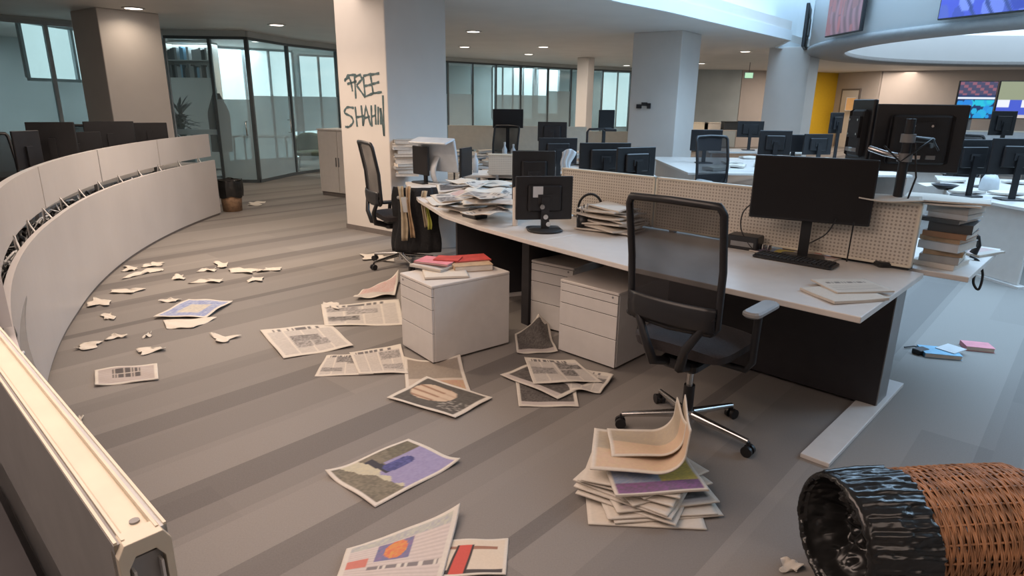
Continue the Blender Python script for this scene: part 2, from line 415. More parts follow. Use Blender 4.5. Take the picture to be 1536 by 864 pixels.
def fixture():
    e1 = Vector((math.cos(DIR), math.sin(DIR), 0)); n_ = Vector((e1.y, -e1.x, 0)); n_ = n_ if n_.y < 0 else -n_
    c = bpy.data.objects['column.001']; mb = MB()
    org = Vector((0, 0, EYE)); r = _ray(967, 157); t = (Vector((c2.x, c2.y, 0))-org).dot(n_)/r.dot(n_); p = org+r*t-Vector((c2.x, c2.y, 0))
    for (dx, dz, w, h) in ((-0.10, -0.03, 0.09, 0.07), (0.0, 0.01, 0.10, 0.06), (0.09, -0.02, 0.06, 0.09)):
        q = p+e1*(-dx)+n_*0.012; vv = []
        for zz in (dz-h/2, dz+h/2):
            for a_ in (-w/2, w/2):
                for b_ in (-0.012, 0.02): vv.append(q+e1*a_+n_*b_+Vector((0, 0, zz)))
        mb.add(vv, [(0,1,3,2),(4,6,7,5),(0,4,5,1),(2,3,7,6),(0,2,6,4),(1,5,7,3)])
    mb.build('dark_fixture', M['charcoal'], c)
fixture()
# ---- ceiling lights
for i, (px, py) in enumerate([(200,12),(415,37),(385,62),(710,47),(697,70),(815,70),(793,81),(875,90),(940,98),(1118,77),(1052,95),(1083,112)]):
    p = P(px, py, CEIL)
    where = ['above the beige column at the left','above the glass doors','just over the door head in the glass wall','nearest one right of the graffiti column','behind it, lower left',
             'wide one in the middle of the ceiling','faint one below the middle pair','above the distant narrow column','left of the grey daylit column','near the atrium edge','against the grey column edge','smallest, far over the back wall'][i]
    t = thing('ceiling_light', 'round recessed downlight, ' + where, 'ceiling light', (p.x, p.y, CEIL-0.012))
    MB().lathe([(0.11, 0.012), (0.145, 0.012), (0.145, 0.0), (0.11, 0.0), (0.11, 0.012)], 24).build('trim_ring', M['white_metal'], t)
    MB().lathe([(0.0, 0.004), (0.11, 0.004), (0.11, 0.010), (0.0, 0.010)], 24).build('lens', M['lamp'], t)
    l = bpy.data.lights.new('downlight', 'AREA'); l.shape = 'DISK'; l.size = 0.2; l.energy = 3 if p.y < 10 else (16 if p.y < 14 else 26); l.color = (1.0, 0.80, 0.62); l.spread = math.radians(150)
    lo = bpy.data.objects.new('downlight_and_fill', l); C.objects.link(lo); lo.location = (p.x, p.y, CEIL-0.03)

# ---- warm lamps without fittings, added to brighten the column and aisle
for (x, y, e) in ((-2.75, 6.6, 30), (-1.9, 4.4, 22)):
    l = bpy.data.lights.new('downlight', 'AREA'); l.shape = 'DISK'; l.size = 0.2; l.energy = e; l.color = (1.0, 0.76, 0.56); l.spread = math.radians(140)
    lo = bpy.data.objects.new('downlight_and_fill', l); C.objects.link(lo); lo.location = (x, y, CEIL-0.03)

# ------------------------------------------------------------------ glazed office fronts
def glazed(name, a, b, mull, frost, label, zt=CEIL-0.1, door=None, mm='steel', pane_gap=0.0):
    """one run of glass partition from a to b; mull = fractions of the length where mullions stand"""
    a = Vector((a[0], a[1], 0)); b = Vector((b[0], b[1], 0)); d = b-a; L = d.length; rz = math.atan2(d.y, d.x)
    t = thing(name, label, 'glass partition', a, rz); t['kind'] = 'structure'
    edges = [0.0]+list(mull)+[1.0]
    for i in range(len(edges)-1):
        x0, x1 = edges[i]*L+0.02, edges[i+1]*L-0.02
        g = MB().box(x0, x1, -0.006, 0.006, 0.06, zt-0.05).build('pane', M['glass'], t)
        if frost and i in frost:
            f0, f1 = frost[i]
            MB().box(x0, x1, -0.010, -0.007, f0, f1).build('frosted_film', M['frost'], g)
    MB().box(0, L, -0.03, 0.03, 0, 0.06).build('bottom_rail', M[mm], t)
    MB().box(0, L, -0.03, 0.03, zt-0.05, zt).build('top_rail', M[mm], t)
    MB().box(0, L, -0.05, 0.05, zt, CEIL).build('head_panel', M['office_wall'], t)
    for e in edges:
        MB().box(e*L-0.025, e*L+0.025, -0.035, 0.035, 0.06, zt-0.05).build('mullion', M[mm], t)
    if door:
        for x in door:
            MB().tube([(x, -0.03, 0.9), (x, -0.09, 0.9), (x, -0.09, 1.15), (x, -0.03, 1.15)], 0.012).build('handle', M['chrome'], t)
    return t
W = [P(-60, 16, CEIL), Vector((-6.4, 12.35, 0)), Vector((-4.93, 12.45, 0)), Vector((-4.68, 13.86, 0)), Vector((-2.6, 18.6, 0)), Vector((1.9, 22.6, 0)), Vector((5.2, 24.6, 0))]
glazed('window_1', W[0], W[1], (0.36, 0.72), {}, 'glass office front left of the beige column', zt=2.70, mm='steel_light')
glazed('window_2', W[1], W[2], (0.55,), {0: (0.9, 1.0), 1: (0.0+0.06, 1.55)}, 'glass front with tall dark mullion left of the frosted door', door=(1.35,))
glazed('window_3', W[2], W[3], (), {0: (0.06, 1.62)}, 'frosted glass door between two dark mullions', door=(1.2,))
glazed('window_4', W[3], W[4], (0.3, 0.6), {0: (0.9, 1.62), 1: (0.06, 1.62), 2: (0.06, 1.62)}, 'glass office front behind the graffiti column')
glazed('window_5', W[4], W[5], (0.15, 0.30, 0.45, 0.62, 0.82), {0: (0.5, 1.75), 1: (0.5, 1.75), 3: (0.5, 1.75), 4: (0.5, 1.75), 5: (0.5, 1.9)}, 'row of glazed offices right of the graffiti column')
glazed('window_6', W[5], W[6], (0.35, 0.68), {2: (0.9, 1.8)}, 'glazed office with dark door frame right of the distant column')
# rooms behind the glass
def lit_window(name, pA, pB, z0, z1, label, bars=1):
    a = Vector((pA[0], pA[1], 0)); b = Vector((pB[0], pB[1], 0)); d = b-a; L = d.length
    t = thing(name, label, 'window', a, math.atan2(d.y, d.x)); t['kind'] = 'structure'
    MB().box(0, L, -0.01, 0.01, z0, z1).build('bright_blind', M['daypanel'], t)
    for k in range(bars+2):
        x = L*k/(bars+1); MB().box(x-0.03, x+0.03, -0.06, -0.012, z0, z1).build('window_bar', M['steel_light'], t)
    MB().box(0, L, -0.06, -0.012, z0-0.05, z0).build('window_sill', M['steel_light'], t)
    MB().box(0, L, -0.06, -0.012, z1, z1+0.05).build('window_head', M['steel_light'], t)
    return t
wall('wall_office', -13.5, 9.5, -10.0, 15.5, CEIL, 'office_wall')
wall('wall_office', -10.0, 15.5, -5.4, 20.0, CEIL, 'office_wall')
wall('wall_office', -5.4, 20.0, -3.5, 23.0, CEIL, 'office_wall')
wall('wall_office', -3.5, 23.0, 2.5, 28.0, CEIL, 'office_wall')
wall('wall_office', 2.5, 28.0, 6.6, 28.6, CEIL, 'office_wall')
def w2(px0, px1, Y0, Y1, pyt, pyb, label, bars=1, n=[6]):
    n[0] += 1
    a = PY(px0, pyt, Y0); b = PY(px1, pyt, Y1); zb = PY(px0, pyb, Y0).z
    lit_window('window_%d' % n[0], a, b, max(zb, 0.05), min(a.z, CEIL-0.06), label, bars)
w2(22, 132, 10.9, 12.6, 28, 116, 'bright blinds in the window of the far left office', 2)
w2(322, 436, 16.0, 17.2, 66, 240, 'bright daylit window behind the tall mullion', 2)
w2(446, 505, 17.6, 18.2, 84, 200, 'pale daylit window beside the graffiti column', 1)
w2(738, 800, 23.6, 24.0, 98, 178, 'turquoise lit window in the middle glazed office', 3)
w2(806, 838, 24.6, 25.0, 98, 170, 'pale narrow window in the middle glazed office', 1)
w2(905, 950, 26.5, 27.0, 84, 190, 'bright window behind the dark door frame', 1)
# far walls on the right
a = W[6]; wall('wall_far', a.x, a.y, 8.3, 24.6, CEIL, 'office_wall')
b = P(1216, 108, CEIL); c_ = P(1258, 110, CEIL)
wall('wall_far', 8.3, 24.6, b.x, b.y, CEIL, 'wall')
ye = wall('wall_yellow', b.x, b.y, c_.x, c_.y, CEIL, 'yellow'); d_ = P(1300, 106, CEIL)
wall('wall_far', c_.x, c_.y, d_.x+0.6, d_.y, CEIL, 'wall')
wall('wall_far', d_.x+0.6, d_.y, 30.5, 15.0, CEIL, 'wall')

# ------------------------------------------------------------------ hanging screen drum
DC = Vector((11.56, 11.2)); R_IN, R_OUT, DZ = 5.5, 6.16, 2.55
drum = thing('hanging_drum', 'white circular drum hanging in the atrium carrying television screens', 'drum', (DC.x, DC.y, DZ))
NS = 96
def ring(r0, r1, z0, z1): return [(r0, z0), (r1, z0), (r1, z1), (r0, z1), (r0, z0)]
MB().lathe(ring(R_OUT-0.04, R_OUT, 0.10, 2.4), NS).build('outer_wall', M['soffit'], drum)
MB().lathe(ring(R_IN+0.02, R_IN+0.06, 0.10, 2.0), NS).build('inner_wall', M['soffit'], drum)
MB().lathe([(R_IN, 0.03), (R_IN+0.03, 0.0), (R_OUT-0.02, 0.0), (R_OUT+0.03, 0.03), (R_OUT+0.03, 0.10), (R_IN, 0.10), (R_IN, 0.03)], NS).build('bottom_rim', M['greypl'], drum)
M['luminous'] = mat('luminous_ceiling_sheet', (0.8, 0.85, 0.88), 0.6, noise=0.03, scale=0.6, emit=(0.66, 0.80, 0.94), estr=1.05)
MB().lathe([(0.0, 0.7), (R_IN+0.02, 0.7), (R_IN+0.02, 0.73), (0.0, 0.73)], NS).build('luminous_sheet', M['luminous'], drum)
for k in range(8):
    an = 2*PI*k/8+0.2
    MB().cyl((R_OUT*0.985*math.cos(an), R_OUT*0.985*math.sin(an), 2.35), (R_OUT*0.985*math.cos(an), R_OUT*0.985*math.sin(an), 3.9), 0.03).build('hanger_rod', M['grey_metal'], drum)
def drum_hit(px, py, R):
    r = _ray(px, py); d = Vector((r.x, r.y)).normalized(); b = d.dot(-DC); c = DC.length_squared - R*R
    disc = b*b-c
    t = -b - math.sqrt(max(disc, 0)); p = d*t; return p, math.atan2(p.y-DC.y, p.x-DC.x), EYE + r.z/Vector((r.x, r.y)).length*t
def tvpaint(kind):
    rnd = random.Random(kind)
    blobs = [(rnd.random(), rnd.random(), rnd.uniform(0.05, 0.2), rnd.random()) for _ in range(22)]
    def f(u, v):
        if kind == 1:    # crowd or curtain in brown and mauve
            b = 0.5+0.5*math.sin(u*38+3*math.sin(v*5)); c = [0.10+0.12*b, 0.065+0.07*b, 0.085+0.10*b]
            for x, y, r, k in blobs:
                if abs(u-x) < r*0.3 and abs(v-y) < r: c = [0.16+0.1*k, 0.10, 0.12]
            return c
        if kind == 2:    # vivid blue studio
            c = [0.055, 0.09, 0.62+0.2*v]
            for x, y, r, k in blobs:
                if (u-x)**2+((v-y)*0.6)**2 < r*r*0.5: c = [0.16*k+0.02, 0.24*k+0.04, 0.40+0.5*k]
            if v < 0.30 and (u*5+v*2.5) % 1 < 0.22 and u > 0.3: c = [0.03, 0.06, 0.28]
            return c
        if kind == 3:    # tiled newscast
            c = [0.01, 0.03, 0.12]
            if v > 0.62: c = [0.25, 0.1, 0.14] if (int(u*9)+int(v*13)) % 3 == 0 else [0.06, 0.06, 0.12]
            elif 0.52 < v < 0.58: c = [0.75, 0.8, 0.9]
            elif v < 0.5:
                for x, y, r, k in blobs:
                    if (u-x)**2+(v-y*0.5)**2 < r*r*0.6: c = [0.02, 0.20+0.3*k, 0.65]
            return c
        if kind == 4:
            c = [0.27, 0.30, 0.20] if v > 0.5 else [0.06, 0.10, 0.55]
            if 0.3 < v < 0.5 and math.sin(u*9) > 0: c = [0.75, 0.78, 0.85]
            if v < 0.1: c = [0.55, 0.5, 0.48]
            return c
        return [0.02, 0.02, 0.025]
    return f
def television(name, p, rz, w, h, z, kind, label, group=None, curved=False, tilt=0):
    t = thing(name, label, 'television', (p[0], p[1], z), rz, group)
    Mx = Matrix.Rotation(tilt, 4, 'X')
    MB().rbox(-w/2, w/2, -0.03, 0.03, 0, h, 0.012, Mx).build('housing', M['black'], t)
    nu, nv = 70, 40; fr = 0.018
    o = MB().grid(lambda u, v: (-w/2+fr+u*(w-2*fr), -0.034, fr+v*(h-2*fr)), nu, nv, False, Mx).build('display', M['tv'], t)
    f = tvpaint(kind); colour_mesh(o, lambda i: f((i % nu)/(nu-1), (i//nu)/(nv-1)))
    MB().box(-0.2, 0.2, 0.03, 0.06, h*0.3, h*0.7).build('wall_bracket', M['grey_metal'], t)
    return t
for (xa, xb, yb, hh, kind, lab) in ((1199, 1211, 76, 0.80, 5, 'leftmost drum television seen almost edge-on, dark'),
                                (1238, 1308, 60, 0.95, 1, 'drum television showing a brown and mauve picture'),
                                (1402, 1560, 36, 1.0, 2, 'drum television showing a vivid blue picture')):
    pa, aa, za = drum_hit(xa, yb, R_OUT+0.06); pb, ab, zb = drum_hit(xb, yb, R_OUT+0.06)
    aa %= 2*PI; ab %= 2*PI
    am = (aa+ab)/2
    if kind == 5: am = math.radians(154); pb = pa + Vector((1.1, 0)); w_ = max((pb-pa).length, 0.9)
    pm = DC + Vector((math.cos(am), math.sin(am)))*(R_OUT+0.10)
    television('television', pm, am+PI/2, w_, hh, DZ+0.13, kind, lab)
# wall screens at the far right
for i, (xa, xb, yt, yb, kind, lab) in enumerate(((1443, 1502, 121, 178, 3, 'wall screen with tiled blue newscast pictures'),
                                             (1504, 1560, 121, 178, 4, 'wall screen with green map above blue and white bars'))):
    Y = 15.5; a = PY(xa, yt, Y); b = PY(xb, yt, Y-0.15); z0 = PY(xa, yb, Y).z
    t = television('television', ((a.x+b.x)/2, Y), math.atan2(b.y-a.y, b.x-a.x), (b-a).length, a.z-z0, z0, kind, lab)
    MB().cyl((0, 0.05, -z0), (0, 0.05, 0.3), 0.035).build('floor_pole', M['grey_metal'], t)
    MB().box(-0.3, 0.3, -0.2, 0.3, -z0, -z0+0.03).build('foot_plate', M['grey_metal'], t)

# framed notices and signs
def flat_sign(name, cat, px0, px1, py0, py1, Y, m, label):
    a = PY(px0, py0, Y); b = PY(px1, py0, Y); z0 = PY(px0, py1, Y).z
    t = thing(name, label, cat, ((a.x+b.x)/2, Y, z0)); w = (b-a).length
    MB().box(-w/2, w/2, 0, 0.02, 0, a.z-z0).build('frame', M['palegrey'], t)
    MB().box(-w/2+0.02, w/2-0.02, -0.004, 0, 0.02, a.z-z0-0.02).build('sheet', M[m], t)
    return t
_pr = _ray(1284, 150); _t = (c_.y+(d_.x+0.6-c_.x)*0)  # wall runs from c_ to d_
_wd = Vector((d_.x+0.6-c_.x, d_.y-c_.y)); _k = (c_.x*_wd.y-c_.y*_wd.x)/(_pr.x*_wd.y-_pr.y*_wd.x); POSTY = _pr.y*_k-0.14
flat_sign('poster', 'poster', 1270, 1297, 146, 166, POSTY, 'poster', 'orange poster on the far beige wall')
ex = flat_sign('exit_sign', 'sign', 1117, 1131, 108, 118, 20, 'exit', 'small pale green lit exit sign under the far ceiling')

MB().cyl((0, 0.01, PY(1117,108,20).z-ex.location.z), (0, 0.01, CEIL-ex.location.z), 0.01).build('hanging_rod', M['grey_metal'], ex)
# ------------------------------------------------------------------ curved counter at the left
CC = Vector((5.06, 8.42))
def cpt(R, ang): return (CC.x+R*math.cos(ang), CC.y+R*math.sin(ang))
def ang_of(px, py, z):
    p = P(px, py, z); return math.atan2(p.y-CC.y, p.x-CC.x) % (2*PI)
def arc_panel(R0, R1, a0, a1, z0, z1, n=40, flare=0):
    mb = MB(); vv = []
    for i in range(n+1):
        a = a0+(a1-a0)*i/n; ex_ = flare*max(0.0, math.degrees(a)-205)*0.0055
        for R, z in ((R0, z0), (R1, z0), (R1, z1), (R0, z1)):
            x, y = cpt(R+ex_, a); vv.append((x, y, z))
    fs = [[i*4+k, i*4+(k+1) % 4, (i+1)*4+(k+1) % 4, (i+1)*4+k] for i in range(n) for k in range(4)]
    fs += [[0, 1, 2, 3], [n*4+3, n*4+2, n*4+1, n*4]]
    return mb.add(vv, fs)
a_end = ang_of(335, 322, 0)
a_near = math.radians(224.6)
ctr = thing('curved_counter', 'long curved white counter with upper privacy panels and cream end rail along the left side', 'counter', (0, 0, 0))
arc_panel(9.19, 9.22, a_end, a_near+0.0, 0.03, 0.76, 60, 1).build('lower_panel', M['panel'], ctr)
arc_panel(9.20, 9.24, a_end+0.002, a_near, 0.0, 0.03, 60, 1).build('plinth', M['skirt'], ctr)
seams = [a_end-0.012, ang_of(233, 210, 1.1), ang_of(141, 225, 1.1), ang_of(58, 250, 1.1), ang_of(-40, 310, 1.1), ang_of(-120, 380, 1.1)]
for i in range(len(seams)-1):
    arc_panel(9.29, 9.33, seams[i]+0.0012, seams[i+1]-0.0012, 0.80, 1.10, 14).build('upper_panel', M['panel'], ctr)
    x, y = cpt(9.345, seams[i+1])
    MB().box(x-0.015, x+0.015, y-0.015, y+0.015, 0.0, 1.02).build('post', M['grey_metal'], ctr)
arc_panel(9.40, 10.2, a_end+0.01, ang_of(-120, 380, 1.1), 0.70, 0.73, 40).build('worktop', M['white_lam'], ctr)
arc_panel(9.24, 9.40, a_end+0.01, a_near, 0.55, 0.57, 40).build('cable_tray', M['grey_metal'], ctr)
# cables lying in the gap
cb = MB(); rnd = random.Random(3)
for k in range(26):
    a0 = a_end + rnd.random()*(a_near-a_end)*0.95; L = rnd.uniform(0.05, 0.2); pts = []
    ph = rnd.random()*6
    for i in range(18):
        a = a0+L*i/17
        x, y = cpt(9.325+0.045*math.sin(i*0.9+ph), a); pts.append((x, y, 0.66+0.06*math.sin(i*1.3+ph*2)+0.02*rnd.random()))
    cb.tube(pts, rnd.choice((0.006, 0.009, 0.012)), 5)
o = cb.build('cable_bundle', M['black'], ctr); o['kind'] = 'stuff'
cb = MB()
for k in range(9):
    a0 = a_end + (a_near-a_end)*(0.15+0.8*rnd.random()); pts = []; ph = rnd.random()*6
    for i in range(10):
        a = a0+0.05*i/9; x, y = cpt(9.32+0.04*math.sin(i+ph), a); pts.append((x, y, 0.70+0.045*math.sin(i*1.3+ph*2)))
    cb.tube(pts, 0.007, 5)
tag(cb.build('pale_cable_bundle', M['palegrey'], ctr, None), kind='stuff')
for k in range(11):
    a = a_end+(math.radians(213)-a_end)*(k+0.5)/11; fx = max(0.0, math.degrees(a)-205)*0.0055; x, y = cpt(9.285, a); x2, y2 = cpt(9.232+fx, a+0.002)
    MB().tube([(x, y, 0.60), (x, y, 0.82), (x2, y2, 0.735)], 0.008, 6).build('bracket', M['white_metal'], ctr)

# near end of the counter: straight module with thick hollow rail
e0 = P(255, 790, 1.1); e1_ = P(0, 490, 1.1)
dn = (e1_-e0).normalized(); rzn = math.atan2(dn.y, dn.x)
near = ctr
# local x runs away from the camera, local +y to the inside (left)
sg = 1
TH = 0.058
def B(x0, x1, y0, y1, z0, z1): return MB().box(x0, x1, y0, y1, z0, z1)
LN = 1.75
B(0.012, LN, 0.0, 0.008, 0.35, 1.098).build('outer_skin', M['palegrey'], near, loc=(e0.x, e0.y, 0), rz=rzn)
B(0.012, LN, TH-0.008, TH, 0.80, 1.098).build('inner_skin', M['greypl'], near, loc=(e0.x, e0.y, 0), rz=rzn)
B(0.03, LN, 0.012, TH-0.014, 1.07, 1.094).build('top_rail', M['cream'], near, loc=(e0.x, e0.y, 0), rz=rzn, bevel=0.002)
for y in (0.0, 0.009, TH-0.012, TH-0.004): B(0.012, LN, y, y+0.0035, 1.088, 1.1015).build('edge_strip', M['cream'], near, loc=(e0.x, e0.y, 0), rz=rzn)
cap = MB()
prof = [(-0.000, 0.55), (-0.0, 1.085), (0.008, 1.100), (TH-0.008, 1.100), (TH, 1.085), (TH, 0.55), (TH-0.009, 0.55), (TH-0.009, 1.065), (TH-0.018, 1.08), (0.018, 1.08), (0.009, 1.065), (0.009, 0.55)]
for x in (0.0, 0.03): cap.v += [Vector((x, y, z)) for y, z in prof]
n = len(prof); cap.f += [[i, (i+1) % n, n+(i+1) % n, n+i] for i in range(n)]; cap.sm += [False]*n
for q in ([0,1,10,11],[1,2,9,10],[2,3,8,9],[3,4,7,8],[4,5,6,7]):
    cap.f += [q, [n+i for i in q]]; cap.sm += [False, False]
cap.build('end_cap', M['cream'], near, loc=(e0.x, e0.y, 0), rz=rzn, bevel=0.001)
B(0.012, 0.02, 0.009, TH-0.009, 0.5, 1.07).build('end_filler', M['greypl'], near, loc=(e0.x, e0.y, 0), rz=rzn)
for y in (0.012, TH-0.016): B(0.0, 0.012, y, y+0.003, 0.5, 1.06).build('end_groove', M['white_metal'], near, loc=(e0.x, e0.y, 0), rz=rzn)
MB().cyl((0.05, TH*0.42, 1.09), (0.05, TH*0.42, 1.0965), 0.006, n=12).build('fixing_hole', M['grey_metal'], near, loc=(e0.x, e0.y, 0), rz=rzn)
B(0.5, LN, TH+0.02, 0.7, 0.70, 0.73).build('end_worktop', M['charcoal'], near, loc=(e0.x, e0.y, 0), rz=rzn)
B(0.10, LN, 0.01, TH-0.01, 0.02, 0.36).build('base_skin', M['charcoal'], near, loc=(e0.x, e0.y, 0), rz=rzn)
cb = MB(); rnd = random.Random(11)
for k in range(14):
    pts = []; ph = rnd.random()*6; x0 = 0.55+rnd.random()*0.9
    for i in range(14): pts.append((x0+0.02*i*math.sin(ph), TH+0.10+0.05*math.sin(i*0.7+ph)+0.01*i, 0.78-0.05*i+0.02*math.sin(i*2+ph)))
    cb.tube(pts, rnd.choice((0.004, 0.006)), 5)
o = cb.build('loose_cables', M['palegrey'], near, loc=(e0.x, e0.y, 0), rz=rzn); o['kind'] = 'stuff'

# ------------------------------------------------------------------ main desk run
FR = [P(1292, 476, .73), P(945, 400, .73), P(800, 362, .73), P(720, 340, .73), P(665, 322, .73), V(-0.86, 5.75, .73), V(-1.18, 7.0, .73)]
FR = [Vector((p.x, p.y)) for p in FR]
def offset(pts, d):
    out = []
    for i, p in enumerate(pts):
        a = (pts[i]-pts[i-1]).normalized() if i > 0 else None
        b = (pts[i+1]-pts[i]).normalized() if i < len(pts)-1 else None
        n = Vector((0, 0))
        for e in (a, b):
            if e is not None: n += Vector((e.y, -e.x))
        n.normalize(); 
        if n.y < 0: n = -n
        k = 1.0
        if a is not None and b is not None: k = 1/max(0.5, math.cos(a.angle(b)/2))
        out.append(p+n*d*k)
    return out
DEPTH = 1.05
def lerp_along(pts, a, b):
    return pts[a:b+1]
def strip_poly(i0, i1, d0, d1):
    A = offset(FR, d0)[i0:i1+1]; B_ = offset(FR, d1)[i0:i1+1]
    return [tuple(p) for p in A] + [tuple(p) for p in B_[::-1]]
def off_pt(i, d): return offset(FR, d)[i]
u0 = (FR[1]-FR[0]).normalized(); n0 = Vector((u0.y, -u0.x)); n0 = n0 if n0.y > 0 else -n0
def loc3(p, z=0): return Vector((p.x, p.y, z))
def rel(poly, o): return [(x-o.x, y-o.y) for x, y in poly]
def obox(o, dx, dy, x0, x1, y0, y1, z0, z1, mb=None):
    """box in a frame with origin o (2D) and unit axes dx, dy, returned in coordinates relative to the thing at o"""
    mb = mb or MB(); vv = []
    for z in (z0, z1):
        for y in (y0, y1):
            for x in (x0, x1): q = dx*x+dy*y; vv.append((q.x, q.y, z))
    return mb.add(vv, [(0,2,3,1),(4,5,7,6),(0,1,5,4),(2,6,7,3),(0,4,6,2),(1,3,7,5)])
o0 = FR[0]
dk = thing('office_desk', 'large white topped desk with charcoal base nearest the camera', 'desk', loc3(o0), 0, 'joined desks of the main row')
MB().prism(rel(strip_poly(0, 2, 0, DEPTH), o0), 0.70, 0.73).build('worktop', M['white_lam'], dk, bevel=0.004)
obox(o0, u0, n0, 0.05, 1.25, 0.77, 0.96, 0.02, 0.70).build('cable_spine', M['charcoal'], dk)
ee = off_pt(1, 0.77)-o0; e2 = off_pt(2, 0.77)-o0; d12 = (e2-ee).normalized(); n12 = Vector((d12.y, -d12.x)); n12 = n12 if n12.y > 0 else -n12
obox(o0, d12, n12, 0, (e2-ee).length-0.1, 0, 0.18, 0.02, 0.70).build('cable_spine', M['charcoal'], dk).location = (ee.x, ee.y, 0)
obox(o0, u0, n0, 0.045, 0.05, 0.775, 0.955, 0.02, 0.70).build('spine_cover', M['grey_metal'], dk)
obox(o0, u0, n0, 0.02, 0.15, -0.02, 1.22, 0.0, 0.022).build('foot', M['white_metal'], dk, bevel=0.003)
obox(o0, u0, n0, 0.06, 0.12, 0.25, 0.95, 0.66, 0.70).build('cross_bar', M['charcoal'], dk)
o1 = FR[2]
dk2 = thing('office_desk', 'white topped desk heaped with papers, between the draped chair and nearest desk', 'desk', loc3(o1), 0, 'joined desks of the main row')
MB().prism(rel(strip_poly(2, 6, 0, DEPTH), o1), 0.70, 0.73).build('worktop', M['white_lam'], dk2, bevel=0.004)
for i in range(2, 5):
    A = off_pt(i, 0.77); B_ = off_pt(i+1, 0.77); d = (B_-A).normalized(); n_ = Vector((d.y, -d.x)); n_ = n_ if n_.y > 0 else -n_
    q = obox(o1, d, n_, 0.01, (B_-A).length, 0, 0.18, 0.02, 0.70).build('cable_spine', M['charcoal'], dk2); q.location = (A.x-o1.x, A.y-o1.y, 0)
# transverse leg panel and grey end apron
A = off_pt(2, 0.30); d = (FR[3]-FR[2]).normalized(); n_ = Vector((d.y, -d.x)); n_ = n_ if n_.y > 0 else -n_
q = obox(o1, d, n_, 0.34, 0.42, -0.05, 0.45, 0.0, 0.70).build('leg_panel', M['charcoal'], dk2); q.location = (A.x-o1.x, A.y-o1.y, 0)
A = off_pt(4, 0.12); d = (FR[5]-FR[4]).normalized(); n_ = Vector((d.y, -d.x)); n_ = n_ if n_.y > 0 else -n_
q = obox(o1, d, n_, 0.02, 0.06, 0.0, 0.62, 0.0, 0.70).build('leg_panel', M['charcoal'], dk2); q.location = (A.x-o1.x, A.y-o1.y, 0)
q = obox(o1, d, n_, -0.02, 0.10, -0.1, 1.0, 0.0, 0.022).build('foot', M['white_metal'], dk2); q.location = (A.x-o1.x, A.y-o1.y, 0)
A = off_pt(6, 0.10)
q = obox(o1, d, n_, -0.16, -0.10, 0.0, 0.9, 0.0, 0.70).build('leg_panel', M['white_lam'], dk2); q.location = (A.x-o1.x, A.y-o1.y, 0)

# perforated partition along the back edge
bk = offset(FR, DEPTH+0.03)
def partition(A, B_, z0, z1, label, th=0.04, group=None):
    d = B_-A; L = d.length
    t = thing('perforated_screen', label, 'desk screen', (A.x, A.y, 0), math.atan2(d.y, d.x), group)
    MB().box(0.012, L-0.012, -th*0.3, th*0.3, z0+0.012, z1-0.012).build('perforated_panel', M['perf'], t)
    f = MB()
    f.box(0, L, -th/2, th/2, z1-0.014, z1); f.box(0, L, -th/2, th/2, z0, z0+0.014)
    f.box(0, 0.014, -th/2, th/2, z0, z1); f.box(L-0.014, L, -th/2, th/2, z0, z1)
    f.build('frame', M['cream'], t, bevel=0.003)
    for x in (0.15, L-0.15): MB().box(x-0.02, x+0.02, -0.02, 0.02, 0.731, z0).build('foot_clamp', M['grey_metal'], t)
    return t
PE = V(*P(1386, 305, 1.1)[:2]); PM = V(*P(985, 265, 1.1)[:2]); PS = V(*P(845, 251, 1.1)[:2])
partition(PE, PM+(PE-PM).normalized()*0.01, 0.745, 1.10, 'cream perforated desk screen behind the large black monitor', group='perforated screens on the main row')
partition(PM, PS, 0.745, 1.10, 'cream perforated desk screen beside the heap of newspapers', group='perforated screens on the main row')

# desk row on the far side of the partition
def poly_desk(name, pts, label, z=0.73, legs=True, group=None, panel=None, pm='white_lam'):
    cx = sum(p[0] for p in pts)/len(pts); cy = sum(p[1] for p in pts)/len(pts)
    t = thing(name, label, 'desk', (cx, cy, 0), 0, group)
    MB().prism([(x-cx, y-cy) for x, y in pts], z-0.03, z).build('worktop', M['white_lam'], t, bevel=0.004)
    n = len(pts)
    for (i, j) in (panel or []):
        A = Vector(pts[i]) - Vector((cx, cy)); B_ = Vector(pts[j]) - Vector((cx, cy)); c = Vector((0, 0))
        A = A*0.93; B_ = B_*0.93; d = (B_-A).normalized(); m_ = Vector((-d.y, d.x))
        mb = obox(None, d, m_, 0, (B_-A).length, -0.012, 0.012, 0.03, z-0.03); q = mb.build('end_panel', M[pm], t); q.location = (A.x, A.y, 0)
        mb = obox(None, d, m_, -0.05, (B_-A).length+0.05, -0.05, 0.05, 0.0, 0.022); q = mb.build('foot', M['white_metal'], t); q.location = (A.x, A.y, 0)
    return t
bA = offset(FR, DEPTH+0.08); bB = offset(FR, DEPTH*2+0.02)
ext = -(u0)*0.19
msp = (bA[0]+bA[1])/2
poly = [tuple(bA[0]+ext), tuple(bA[1]), tuple(bA[2]), tuple(bA[3]), tuple(bB[3]), tuple(bB[2]), tuple(bB[1]), tuple(bB[0]+ext)]
backdesk = poly_desk('office_desk', poly, 'white topped desk behind the perforated screens carrying the tall book stack', panel=[(3, 4)], group='joined desks of the main row')

_o = Vector((backdesk.location.x, backdesk.location.y)); _q = bA[0]+n0*0.10+ext*0.2-_o
_m = obox(None, u0, n0, 0.50, 1.2, 0.0, 0.18, 0.02, 0.70).build('cable_spine', M['charcoal'], backdesk); _m.location = (_q.x, _q.y, 0)
